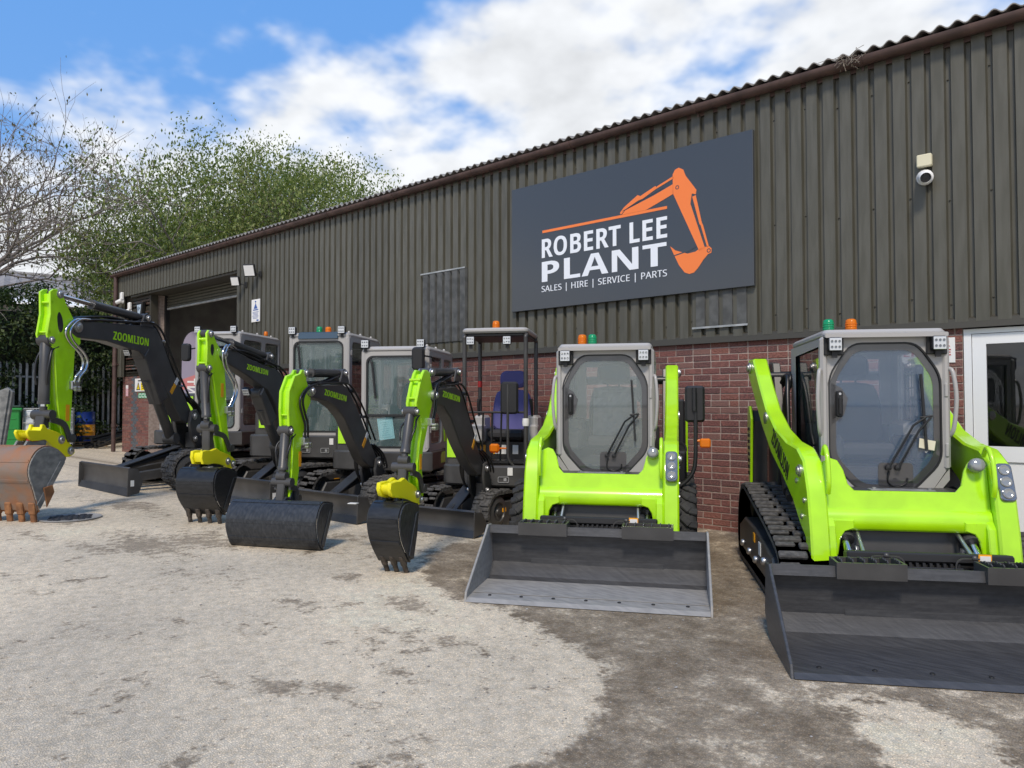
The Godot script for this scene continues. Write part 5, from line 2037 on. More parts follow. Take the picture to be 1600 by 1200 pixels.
	put(bk, "lip_plate", b, p.tooth_mat)
	for s in [-1, 1]:
		b = MB.new()
		b.xf = A
		b.prism(P2(p.ears), s * dw * .62, s * (dw * .62 + .03), .006)
		put(bk, "hanger_ear", b, p.side_mat)
	var te: int = p.teeth
	for i in te:
		var x := lerpf(-W + .05, W - .05, float(i) / maxf(te - 1, 1))
		b = MB.new()
		b.xf = A
		var t0 := lp - ld * .08 * k
		var t1 := Vector2(p.tooth[0], p.tooth[1])
		b.bar(Vector3(x, t0.y, t0.x), Vector3(x, lerpf(t0.y, t1.y, .55), lerpf(t0.x, t1.x, .55)), p.tooth_w, .055 * k, .012)
		b.bar(Vector3(x, lerpf(t0.y, t1.y, .45), lerpf(t0.x, t1.x, .45)), Vector3(x, t1.y, t1.x), p.tooth_w * .82, .04 * k, .012)
		put(bk, "tooth", b, p.tooth_mat)
	if p.has("cutters"):
		for s in [-1, 1]:
			b = MB.new()
			b.xf = A
			b.prism(P2(p.cutters), s * (W + .015), s * (W + .035), .006)
			put(bk, "side_cutter", b, M.rust_teeth)
	b = MB.new()
	b.xf = A
	var sl: Array = p.bucket_label
	b.box(Vector3(sl[2], sl[1], sl[0]), Vector3(.10 * k, .006, .07 * k))
	put(bk, "white_label", b, M.sticker_white)


func ram_in(T: Node, called: String, A: Transform3D, base: Vector2, tip: Vector2, r: float, barrel: float, m: Material) -> void:
	var keep := T.get_child_count()
	ram(T, called, Vector3(0, base.y, base.x), Vector3(0, tip.y, tip.x), r, barrel, m)
	for i in range(keep, T.get_child_count()):
		T.get_child(i).transform = A


func cab_box(T: Node3D, p: Dictionary) -> void:
	var x0: float = p.cab[0]
	var x1: float = p.cab[1]
	var z0: float = p.cab[2]
	var z1: float = p.cab[3]
	var y0: float = p.cab[4]
	var y1: float = p.cab[5]
	var w := x1 - x0
	var b := MB.new()
	# front frame with one rounded opening
	b.plate_ring(rrect(x0, y0, x1, y1 - .03, .05), rrect(x0 + .07, y0 + .05, x1 - .09, y1 - .13, .09), z1 - .05, z1)
	# sides: door window and rear quarter windows
	var zd := lerpf(z0, z1, .45)
	for x in [x0, x1 - .04]:
		b.ring(rrect(zd - .03, y0, z1 - .05, y1 - .03, .03), rrect(zd + .03, y0 + .09, z1 - .12, y1 - .13, .07), x, x + .04)
		b.ring(rrect(z0, y0, zd - .03, y1 - .03, .03), rrect(z0 + .06, y0 + (y1 - y0) * .42, zd - .07, y1 - .13, .05), x, x + .04)
	b.plate_ring(rrect(x0, y0, x1, y1 - .03, .04), rrect(x0 + .08, y0 + (y1 - y0) * .4, x1 - .08, y1 - .15, .06), z0, z0 + .04)
	b.slab(rrect(x0 - .005, z0 - .01, x1 + .005, z1 + .015, .09), y1 - .085, y1, .035)
	for x in [x0 + .03, x1 - .03]:
		b.bar(Vector3(x, y0 + .02, z1 - .03), Vector3(x, y1 - .06, z1 - .03), .07, .07, .025)
	var cab := put(T, "cab", b, M.grey)
	b = MB.new()
	b.span(Vector3(x0 + .04, y0, z0 + .04), Vector3(x1 - .04, y0 + .03, z1 - .06))
	b.span(Vector3(x0 + .05, y1 - .12, z0 + .05), Vector3(x1 - .05, y1 - .09, z1 - .06))
	b.span(Vector3(x0 + .05, y0 + .03, z0 + .05), Vector3(x1 - .05, y0 + (y1 - y0) * .38, z0 + .16))
	b.box(Vector3(x0 + .12, y0 + .4, lerpf(z0, z1, .6)), Vector3(.12, .3, .4), .03)
	b.box(Vector3(x1 - .14, y0 + .35, lerpf(z0, z1, .6)), Vector3(.12, .2, .3), .03)
	b.rod(Vector3((x0 + x1) / 2 - .1, y0 + .03, z1 - .2), Vector3((x0 + x1) / 2 - .12, y0 + .4, z1 - .26), .015)
	b.rod(Vector3((x0 + x1) / 2 + .1, y0 + .03, z1 - .2), Vector3((x0 + x1) / 2 + .12, y0 + .4, z1 - .26), .015)
	put(cab, "cab_lining", b, M.interior)
	seat(cab, Vector3((x0 + x1) / 2, y0 + .32, lerpf(z0, z1, .35)), M.seat, false)
	b = MB.new()
	b.plate_ring(rrect(x0 + .062, y0 + .042, x1 - .082, y1 - .122, .095), rrect(x0 + .085, y0 + .065, x1 - .105, y1 - .145, .08), z1 - .02, z1 + .006)
	if p.style != "middle": b.box(Vector3((x0 + x1) / 2 - .01, y0 + (y1 - y0) * p.split, z1 - .006), Vector3(w - .17, .035, .02), .004)
	put(cab, "window_seal", b, M.seal)
	b = MB.new()
	b.box(Vector3((x0 + x1) / 2 - .01, (y0 + y1) / 2 - .04, z1 - .022), Vector3(w - .17, y1 - y0 - .19, .004))
	put(cab, "windscreen", b, M.pane)
	for x in [x0 + .02, x1 - .02]:
		b = MB.new()
		b.span(Vector3(x - .002, y0 + .1, zd + .035), Vector3(x + .002, y1 - .14, z1 - .125))
		put(cab, "door_pane", b, M.pane_dark)
		b = MB.new()
		b.span(Vector3(x - .002, y0 + (y1 - y0) * .43, z0 + .065), Vector3(x + .002, y1 - .14, zd - .075))
		put(cab, "quarter_pane", b, M.pane_dark)
	b = MB.new()
	b.span(Vector3(x0 + .085, y0 + (y1 - y0) * .41, z0 + .018), Vector3(x1 - .085, y1 - .16, z0 + .022))
	put(cab, "rear_pane", b, M.pane_dark)
	# small things outside
	b = MB.new()
	b.box(Vector3(x1 + .004, y0 + (y1 - y0) * .36, zd - .06), Vector3(.02, .09, .12), .01)
	put(cab, "door_latch", b, M.black)
	b = MB.new()
	for y in [.2, .8]: b.box(Vector3(x1 + .005, lerpf(y0, y1, y), z1 - .08), Vector3(.02, .08, .05), .006)
	for z in [.15, .5, .85]: b.lathe(Vector3(x1 - .08, y1, lerpf(z0, z1, z)), Vector3.UP, P2([.02, -.01, .02, .02, .01, .035, 0, .035]), 8)
	put(cab, "hinges_and_bolts", b, M.grey)
	b = MB.new()
	b.prism(smooth2(P2([z0 - .015, y0 + .10, zd - .10, y0 + .10, zd - .10, y0 + (y1 - y0) * .30, zd - .17, y0 + (y1 - y0) * .38, z0, y0 + (y1 - y0) * .38]), 2, true), x1 - .002, x1 + .012, .004)
	var lv := put(cab, "lime_vent_panel", b, M.lime)
	for i in 7:
		b = MB.new()
		b.box(Vector3(x1 + .014, y0 + .15 + i * .045, (z0 + zd) / 2 - .06), Vector3(.006, .012, (zd - z0) * .5))
		put(lv, "vent_slot", b, M.black)
	work_light(cab, Transform3D(Basis(), Vector3(x0 + .06, y1 + .03, z1 + .02)), .11)
	work_light(cab, Transform3D(Basis(), Vector3(x1 - .10, y1 + .03, z1 + .02)), .11)
	b = MB.new()
	b.bar(Vector3(x0 + .20, y0 + (y1 - y0) * .50, z1 + .02), Vector3(x0 + .15, y1 - .2, z1 + .02), .022, .02)
	b.rod(Vector3(x0 + .12, y1 - .16, z1 + .01), Vector3(x0 + .16, y1 - .3, z1 + .03), .008)
	put(cab, "wiper", b, M.black)
	for m in p.mirrors:
		b = MB.new()
		var mc := Vector3(m[0], m[1], m[2])
		b.plate(rrect(mc.x - .08, mc.y - .15, mc.x + .08, mc.y + .15, .05), mc.z - .05, mc.z + .04, .02)
		b.tube(V3([mc.x, mc.y + .05, mc.z - .05, m[3], m[4] + .05, mc.z - .12, m[3], m[4], z1 - .06]), .012, 7)
		put(cab, "mirror", b, M.black)
	for q in p.beacons: beacon(cab, Vector3(q[0], y1, q[1]), q[2], q[3])
	if p.style == "middle":
		b = MB.new()
		b.prism(P2([z1 - .03, y1 - .10, z1 + .03, y1 - .09, z1 + .01, y1 - .005, z1 - .05, y1 + .012]), x0 + .14, x1 - .16, .01, false)
		put(cab, "blue_roof_visor", b, M.navy)
	if p.has("paper"):
		b = MB.new()
		b.xf = Transform3D(Basis(Vector3(0, 0, 1), .14), Vector3(p.paper[0], p.paper[1], z1 - .03))
		b.box(Vector3.ZERO, Vector3(.21, .29, .003))
		put(cab, "pale_blue_sheet", b, M.paper_blue)
		b = MB.new()
		b.xf = Transform3D(Basis(Vector3(0, 0, 1), .14), Vector3(p.paper[0], p.paper[1], z1 - .027))
		b.plate_ring(rrect(-.09, -.12, .09, .12, .01), rrect(-.086, -.116, .086, .116, .01), 0, .001)
		for i in 7: b.box(Vector3(-.01, .08 - i * .028, .0005), Vector3(.12 - .03 * (i % 3), .006, .001))
		put(cab, "sheet_print", b, mat(lin(.16, .40, .46), .6))


func canopy(T: Node3D, p: Dictionary) -> void:
	var c: Dictionary = p.roof
	var x0: float = c.x0
	var x1: float = c.x1
	var z0: float = c.z0
	var z1: float = c.z1
	var y: float = c.y
	var d: float = p.cab[4]
	var b := MB.new()
	b.slab(rrect(x0 - .03, z0, x1 + .03, z1 + .04, .08), y - .05, y + .01, .02)
	b.slab(rrect(x0 + .12, z0 + .12, x1 - .12, z1 - .12, .08), y + .005, y + .028, .01)
	var cn := put(T, "canopy_roof", b, M.grey)
	b = MB.new()
	b.slab(rrect(x0, z0 + .02, x1, z1, .06), y - .09, y - .05, .01)
	put(cn, "roof_lining", b, M.black)
	for q in [[x0, z1], [x1, z1], [x0, z0], [x1, z0]]:
		b = MB.new()
		var zi: float = q[1] - .08 * signf(q[1] - (z0 + z1) / 2)
		b.tube(smooth3(V3([q[0], d - .1, q[1], q[0], d + .6, q[1], q[0], y - .22, q[1], q[0], y - .09, q[1], q[0], y - .06, zi]), 4), .026, 10)
		put(T, "canopy_post", b, M.charcoal)
	for x in [x0 + .08, x1 - .22]: work_light(cn, Transform3D(Basis(), Vector3(x, y - .14, z1 + .02)), .10)
	beacon(cn, Vector3(lerpf(x0, x1, .38), y + .02, lerpf(z0, z1, .4)), M.amber, .9)
	seat(T, Vector3((x0 + x1) / 2 + .07, d + .28, lerpf(z0, z1, .35)), M.blue_cloth, false)
	b = MB.new()
	for s in [-1, 1]:
		b.box(Vector3((x0 + x1) / 2 + .07 + s * .33, d + .36, z1 - .28), Vector3(.16, .22, .2), .02)
	put(T, "control_consoles", b, M.grey)
	b = MB.new()
	b.rod(Vector3(x0, d + .62, z1 - .02), Vector3(x1, d + .62, z1 - .02), .013, 8)
	for x in [.3, .45, .6]: b.rod(Vector3(lerpf(x0, x1, x), d + .62, z1 - .03), Vector3(lerpf(x0, x1, x) - .02, d, z1 - .05), .012, 8)
	b.span(Vector3(x0 + .05, d, z0 + .2), Vector3(x1 - .03, d + .25, z0 + .5))
	b.span(Vector3(x0 + .02, d + .02, z1 - .25), Vector3(x1 - .02, d + .05, z1))
	put(T, "control_frame", b, M.black)
	for q in [[.2, M.sticker_orange, .07], [.42, M.sticker_orange, .06], [.5, M.sticker_white, .14], [.75, M.sticker_white, .07], [.92, M.sticker_white, .04]]:
		b = MB.new()
		b.box(Vector3(lerpf(x0, x1, q[0]), d + .16, z0 + .505), Vector3(q[2], .11, .006))
		put(T, "panel_label", b, q[1])
	# big mirror in front of the seat
	b = MB.new()
	b.tube(smooth3(V3([x1 - .02, d - .08, z1 + .04, x1 - .18, d + .05, z1 + .08, x1 - .20, d + .3, z1 + .08, x1 - .20, d + .95, z1 + .08]), 4), .016, 8)
	var mi := put(T, "mirror", b, M.charcoal)
	b = MB.new()
	b.plate(rrect(x1 - .29, d + .60, x1 - .08, d + .98, .04), z1 + .03, z1 + .09, .02)
	put(mi, "mirror_head", b, M.black)
	b = MB.new()
	b.box(Vector3(x1 - .36, d + .20, z1 + .07), Vector3(.115, .105, .07), .02)
	b.rod(Vector3(x1 - .3, d + .2, z1 + .07), Vector3(x1 - .2, d + .2, z1 + .07), .01)
	put(mi, "amber_marker", b, M.amber)
	b = MB.new()
	b.lathe(Vector3(x1 - .0, d + .50, z1), Vector3.UP, P2([.04, -.04, .045, 0, .04, .05]), 8)
	put(T, "white_post_wrap", b, M.white)
	b = MB.new()
	b.lathe(Vector3(x0, d + .98, z0), Vector3.UP, P2([.03, -.04, .03, .04]), 8)
	put(T, "red_post_label", b, M.red)


func machines() -> void:
	excavator({
		"name": "excavator", "label": "largest green and black excavator at far left with rusty wide bucket and grey cab", "style": "large",
		"at": [-12.44, 1.65], "head": 31.0, "under": 0.0, "arm": 31.5, "tip": [-10.141, 5.405], "scale": 1.25,
		"track_length": 2.35, "gauge": .98, "track_width": .40, "track_height": .62, "blade_at": 1.78, "blade_half": .98, "blade_height": .41,
		"deck": .68, "house": [-.95, .86, -1.02], "cab": [.0, .82, -.8, .6, .92, 2.6], "split": .3,
		"foot": [-3.55, 1.2], "boom_half": .10, "pivot": [-1.01, 2.41],
		"boom": [-.91, 2.39, -.95, 2.46, -1.06, 2.5, -2.17, 2.56, -2.50, 2.585, -2.63, 2.55, -2.77, 2.39, -3.02, 1.96, -3.51, 1.34, -3.61, 1.2, -3.55, 1.11, -3.45, 1.08, -3.28, 1.14, -2.73, 1.79, -2.39, 2.06, -2.24, 2.17, -1.56, 2.27, -1.02, 2.27, -.93, 2.32],
		"text": [-2.06, 2.345, .76, .118, -.046], "stickers": [[-3.09, 1.69, -.65]],
		"pipes": [.0, 2.48, -1.12, .0, 2.52, -1.4, .0, 2.57, -2.11, .0, 2.60, -2.55, .0, 2.44, -2.80, .0, 1.98, -3.10, .0, 1.40, -3.56],
		"boomcyl": [-2.39, 2.14, -3.16, .85], "dipcyl": [-.72, 2.8, -2.42, 2.69], "dip_barrel": .62,
		"dip": [-.56, 2.81, -.61, 2.85, -.67, 2.86, -.76, 2.82, -.83, 2.69, -1.08, 2.34, -1.09, 2.2, -.99, 2.08, -.95, 1.32, -.93, .89, -.88, .80, -.80, .88, -.70, 1.49, -.65, 2.09, -.56, 2.16, -.52, 2.27, -.57, 2.53], "dip_half": .085,
		"slot": [-.68, 2.5, -.71, 2.57, -.76, 2.5, -.78, 2.38, -.74, 2.31, -.70, 2.36], "spacers": [-.6, 2.68, -.57, 2.3], "dip_label": [-.88, 1.28],
		"dip_hose": [.085, 2.52, -1.18, .11, 2.50, -.96, .12, 2.41, -.82, .12, 2.30, -.77, .12, 2.18, -.85, .12, 2.07, -1.01, .12, 1.96, -1.08, .12, 1.84, -1.05, .11, 1.75, -.97, .10, 1.66, -.95], "steel_pipes": true,
		"bcyl": [-.6, 2.2, -.58, 1.26], "link": [-.58, 1.26, -.94, .95], "lower_link": [-.52, 1.0],
		"hitch": [-.25, 1.08, -.43, 1.07, -.46, 1.14, -.51, 1.13, -.54, 1.09, -.64, 1.06, -.79, 1.0, -1.0, .8, -.97, .73, -.85, .71, -.71, .8, -.56, .92, -.5, .95, -.32, .94, -.25, 1.01], "hitch_pins": [[-.77, .94], [-.93, .79]], "hitch_red": [-.38, .98],
		"bucket": [-.53, .72, -.46, .78, -.37, .84, -.21, .88, -.06, .82, .03, .67, .03, .55, -.04, .38, -.12, .14, -.16, .21, -.28, .35], "shell": 9, "bucket_half": .37, "teeth": 5, "tooth_w": .085, "tooth": [-.12, -.03],
		"cutters": [-.16, .40, -.30, .42, -.33, .33, -.22, .16], "ears": [-.18, .84, -.50, .74, -.56, .94, -.44, .98, -.36, .93, -.26, .95],
		"bucket_mat": M.rust, "side_mat": M.grey_worn, "tooth_mat": M.rust_teeth, "bucket_label": [-.2, .86, .0],
		"mirrors": [[-.16, 2.25, .62, .05, 2.3]], "beacons": [[.66, -.55, M.amber, .7]]})
	excavator({
		"name": "excavator", "label": "second excavator from the left with toothed black bucket and blue roof visor on its cab", "style": "middle",
		"at": [-9.65, 1.57], "head": 31.0, "under": 3.0, "arm": 27.0, "tip": [-8.431, 3.836], "scale": 1.0,
		"track_length": 2.0, "gauge": .80, "track_width": .32, "track_height": .54, "blade_at": 1.12, "blade_half": .74, "blade_height": .36,
		"deck": .62, "house": [-.82, .90, -.95], "cab": [-.06, .86, -.72, .55, .95, 2.44], "split": .5,
		"foot": [-1.83, .76], "boom_half": .08, "pivot": [-.25, 2.02],
		"boom": [-.18, 1.99, -.21, 2.05, -.29, 2.08, -.44, 2.10, -.81, 2.0, -1.21, 1.92, -1.40, 1.90, -1.55, 1.84, -1.67, 1.70, -1.85, 1.24, -1.95, .78, -1.90, .70, -1.80, .68, -1.71, .74, -1.60, 1.03, -1.42, 1.41, -1.22, 1.60, -1.0, 1.68, -.78, 1.77, -.35, 1.91, -.22, 1.94],
		"text": [-.98, 1.865, .48, .072, -.125], "stickers": [[-1.63, 1.52, -.33]],
		"pipes": [.0, 2.06, -.42, .0, 2.05, -.77, .0, 1.95, -1.25, .0, 1.88, -1.55, .0, 1.70, -1.74, .0, 1.2, -1.9],
		"boomcyl": [-1.08, 1.56, -1.59, .83], "dipcyl": [-.02, 2.25, -1.29, 2.06], "dip_barrel": .62,
		"dip": [.05, 2.25, .02, 2.29, -.03, 2.29, -.07, 2.25, -.14, 2.15, -.24, 2.05, -.29, 1.92, -.33, 1.56, -.36, 1.17, -.44, .77, -.42, .70, -.35, .72, -.24, 1.11, -.06, 1.79, .01, 1.80, .05, 1.84, .04, 2.1], "dip_half": .07,
		"slot": [-.03, 2.12, -.02, 2.05, -.05, 1.99, -.08, 2.05, -.07, 2.12], "spacers": [.03, 2.18, .03, 1.9], "dip_label": [-.25, 1.58],
		"dip_hose": [.07, 2.10, -.43, .09, 2.13, -.28, .10, 2.02, -.19, .10, 1.86, -.23, .10, 1.74, -.35, .10, 1.62, -.43, .10, 1.5, -.41, .09, 1.36, -.33], "steel_pipes": true,
		"bcyl": [.0, 1.84, -.06, 1.16], "link": [-.08, 1.12, -.41, .87], "lower_link": [-.08, .78],
		"hitch": [.12, .86, -.04, .86, -.14, .88, -.22, .84, -.36, .80, -.51, .72, -.51, .64, -.4, .61, -.29, .66, -.1, .70, .1, .71], "hitch_pins": [[-.36, .71], [-.46, .67]], "hitch_red": [.02, .76],
		"bucket": [-.3, .57, -.12, .64, .05, .64, .12, .57, .14, .45, .09, .30, -.06, .12, -.11, .13, -.2, .35], "shell": 7, "bucket_half": .25, "teeth": 4, "tooth_w": .06, "tooth": [-.06, -.02],
		"ears": [.02, .62, -.28, .57, -.30, .70, -.20, .74, -.12, .70, -.03, .72],
		"bucket_mat": M.bucket_black, "side_mat": M.bucket_black, "tooth_mat": M.tooth_dark, "bucket_label": [-.02, .665, .05],
		"mirrors": [], "beacons": [[.20, .1, M.green_lens, .9], [.32, .05, M.amber, .9]]})
	excavator({
		"name": "excavator", "label": "third excavator from the left with wide scuffed grading bucket and pale sheet in its windscreen", "style": "small",
		"at": [-7.84, 1.5], "head": 31.0, "under": 3.0, "arm": 26.0, "tip": [-6.591, 3.92], "scale": .92,
		"track_length": 1.85, "gauge": .75, "track_width": .28, "track_height": .5, "blade_at": 1.12, "blade_half": .73, "blade_height": .32,
		"deck": .54, "house": [-.72, .72, -.88], "cab": [-.23, .69, -.78, .45, .80, 2.18], "split": .34,
		"foot": [-2.02, .68], "boom_half": .07, "pivot": [-.42, 1.57],
		"boom": [-.36, 1.53, -.37, 1.59, -.46, 1.63, -.88, 1.645, -1.12, 1.665, -1.24, 1.63, -1.34, 1.55, -1.51, 1.38, -1.83, .99, -2.05, .76, -2.09, .68, -2.0, .61, -1.87, .64, -1.65, .75, -1.19, 1.26, -1.0, 1.38, -.79, 1.46, -.43, 1.50],
		"text": [-.965, 1.53, .51, .068, -.137], "stickers": [[-1.72, .99, -.7]],
		"pipes": [.0, 1.62, -.56, .0, 1.64, -.8, .0, 1.65, -1.2, .0, 1.56, -1.40, .0, 1.34, -1.65, .0, .95, -1.98],
		"dipcyl": [-.34, 1.76, -1.18, 1.79], "dip_barrel": .78,
		"dip": [-.23, 1.75, -.26, 1.79, -.31, 1.79, -.35, 1.75, -.35, 1.68, -.43, 1.55, -.44, 1.45, -.37, 1.36, -.30, 1.13, -.25, .97, -.22, .75, -.16, .48, -.10, .44, -.04, .49, -.08, .73, -.11, 1.13, -.03, 1.15, -.01, 1.37, -.02, 1.56, -.12, 1.72], "dip_half": .06,
		"spacers": [-.10, 1.6, -.04, 1.32], "dip_label": [-.23, .86],
		"dip_hose": [.06, 1.65, -.55, .075, 1.61, -.34, .08, 1.52, -.2, .08, 1.43, -.17, .08, 1.31, -.22, .08, 1.21, -.27, .07, 1.06, -.29], "steel_pipes": false,
		"bcyl": [-.05, 1.16, .0, .70], "link": [-.01, .64, -.17, .46], "lower_link": [.03, .42],
		"bucket": [-.12, .42, .02, .45, .10, .44, .17, .36, .20, .22, .14, .06, .09, .01, .04, .10], "shell": 7, "bucket_half": .5, "teeth": 0, "tooth_w": .05, "tooth": [0, 0],
		"ears": [.08, .42, -.14, .40, -.18, .52, -.10, .56, -.04, .48, .02, .50, .08, .46],
		"bucket_mat": M.scuffed, "side_mat": M.scuffed, "tooth_mat": M.scuffed, "bucket_label": [.02, .458, .8],
		"mirrors": [[.60, 2.0, .62, .74, 1.98]], "beacons": [], "paper": [.10, 1.10]})
	excavator({
		"name": "excavator", "label": "smallest excavator with open canopy, blue seat and narrow three toothed bucket", "style": "canopy",
		"at": [-6.07, 1.39], "head": 31.0, "under": 8.0, "arm": 24.0, "tip": [-4.887, 3.866], "scale": .82,
		"track_length": 1.5, "gauge": .50, "track_width": .23, "track_height": .44, "blade_at": .95, "blade_half": .49, "blade_height": .27,
		"deck": .48, "house": [-.52, .56, -.66], "cab": [-.22, .5, -.42, .42, .72], "roof": {"x0": -.24, "x1": .50, "z0": -.55, "z1": .32, "y": 2.33},
		"foot": [-2.1, .72], "boom_half": .065, "pivot": [-.66, 1.53],
		"boom": [-.61, 1.49, -.61, 1.55, -.68, 1.585, -.75, 1.595, -1.08, 1.62, -1.25, 1.63, -1.36, 1.60, -1.47, 1.51, -1.61, 1.35, -1.86, 1.03, -2.05, .83, -2.19, .74, -2.18, .66, -2.08, .63, -1.92, .66, -1.66, .80, -1.38, 1.03, -1.12, 1.30, -.93, 1.42, -.66, 1.46],
		"text": [-1.12, 1.525, .46, .062, -.11], "stickers": [[-1.80, 1.04, -.68]],
		"pipes": [.0, 1.60, -.8, .0, 1.62, -1.15, .0, 1.63, -1.36, .0, 1.53, -1.55, .0, 1.32, -1.72, .0, .95, -2.02],
		"dipcyl": [-.62, 1.75, -1.31, 1.78], "dip_barrel": .8,
		"dip": [-.43, 1.73, -.47, 1.765, -.54, 1.765, -.61, 1.74, -.61, 1.68, -.66, 1.58, -.66, 1.46, -.59, 1.33, -.52, 1.18, -.44, 1.03, -.41, .90, -.46, .62, -.40, .55, -.34, .60, -.32, .92, -.40, 1.20, -.39, 1.33, -.31, 1.36, -.29, 1.46, -.36, 1.62], "dip_half": .055,
		"spacers": [-.38, 1.67, -.32, 1.5], "dip_label": [-.385, .92],
		"dip_hose": [.065, 1.64, -.88, .075, 1.65, -.72, .08, 1.57, -.63, .08, 1.40, -.6, .07, 1.30, -.57], "steel_pipes": false,
		"bcyl": [-.28, 1.38, -.15, .95], "link": [-.14, .89, -.41, .68], "lower_link": [-.10, .66],
		"hitch": [.24, .79, .06, .79, -.02, .81, -.12, .76, -.26, .71, -.38, .60, -.36, .54, -.28, .55, -.09, .61, .04, .64, .22, .68], "hitch_pins": [[-.28, .64], [-.36, .58]], "hitch_red": [.10, .70],
		"bucket": [-.14, .56, .06, .605, .18, .59, .25, .48, .20, .30, .05, .12, -.03, .12, -.1, .32], "shell": 6, "bucket_half": .14, "teeth": 3, "tooth_w": .052, "tooth": [-.03, -.02],
		"ears": [.16, .58, -.16, .54, -.18, .64, -.08, .68, .02, .62, .12, .66],
		"bucket_mat": M.bucket_black, "side_mat": M.scuffed, "tooth_mat": M.tooth_dark, "bucket_label": [.13, .615, .0],
		"mirrors": [], "beacons": []})
	loader("wheeled_loader", "lime green wheeled loader with grey cab, chunky tyres and a worn wide bucket", "loader", Vector3(-3.83, 0, 2.2), 28.0, false)
	loader("tracked_loader", "lime green rubber tracked loader with clean dark bucket in front of the white door", "loader", Vector3(-1.53, 0, 1.93), 30.8, true)


# ---------- beyond the yard ----------

func leaf_mesh(l: float, w: float) -> ArrayMesh:
	var b := MB.new()
	var a := Vector3(0, 0, 0)
	var t := Vector3(0, -.12 * l, l)
	var m := Vector3(0, .06 * l, l * .5)
	b.tri(a, m + Vector3(w / 2, -.1 * w, 0), m)
	b.tri(m, m + Vector3(w / 2, -.1 * w, 0), t)
	b.tri(a, m, m - Vector3(w / 2, .1 * w, 0))
	b.tri(m, t, m - Vector3(w / 2, .1 * w, 0))
	return b.mesh()


func leaf_mat(c: Color) -> StandardMaterial3D:
	var m := mat(c, .55)
	m.vertex_color_use_as_albedo = true
	m.albedo_color = Color.WHITE
	m.backlight_enabled = true
	m.backlight = Color(.8, .85, .5)
	return m


func scatter(parent: Node, called: String, places: PackedVector3Array, count: int, spread: float, size: Array, tones: Array, droop: float, material: Material) -> MultiMeshInstance3D:
	var mm := MultiMesh.new()
	mm.transform_format = MultiMesh.TRANSFORM_3D
	mm.use_colors = true
	mm.mesh = leaf_mesh(1.0, size[2])
	mm.instance_count = count
	for i in count:
		var which := int(pow(rng.randf(), 1.35) * places.size()) % places.size()
		which = (which * 7919) % places.size()
		var p := places[which] + Vector3(clampf(rng.randfn(), -1.5, 1.5), clampf(rng.randfn(), -1.5, 1.5), clampf(rng.randfn(), -1.5, 1.5)) * spread
		var s := rng.randf_range(size[0], size[1])
		var bs := Basis(Vector3.UP, rng.randf() * TAU) * Basis(Vector3.RIGHT, rng.randfn(droop, .6)) * Basis(Vector3(0, 0, 1), rng.randfn(0, .7))
		mm.set_instance_transform(i, Transform3D(bs.scaled(Vector3.ONE * s), p))
		var c: Color = tones[(which * 31 + which / 7) % tones.size()] if rng.randf() < .75 else tones[rng.randi() % tones.size()]
		var k := rng.randf_range(.75, 1.25)
		mm.set_instance_color(i, Color(c.r * k, c.g * k, c.b * k))
	var o := MultiMeshInstance3D.new()
	o.name = numbered(parent, called)
	o.multimesh = mm
	o.material_override = material
	o.set_meta("kind", "stuff")
	parent.add_child(o, true)
	return o


func grow(b: MB, p: Vector3, dir: Vector3, l: float, r: float, depth: int, kids: int, wild: float, lift: float, tips: PackedVector3Array) -> void:
	var pts := PackedVector3Array([p])
	var d := dir
	var steps := 4 if depth > 1 else 3
	for i in steps:
		d = (d + Vector3(rng.randfn(0, .16), rng.randfn(lift * .12, .12), rng.randfn(0, .16))).normalized()
		p += d * l / steps
		pts.append(p)
		if depth <= 1: tips.append(p)
	b.tube(pts, r, 6 if depth > 2 else 4, r * .55, false)
	if depth <= 0:
		return
	for i in kids:
		var at := pts[rng.randi_range(1 if depth < 4 else 2, steps)] if i else pts[steps]
		var side := Vector3(rng.randfn(), rng.randfn() * .6 + lift, rng.randfn()).normalized()
		grow(b, at, (d + side * wild).normalized(), l * rng.randf_range(.55, .8), r * .5, depth - 1, kids, wild, lift, tips)


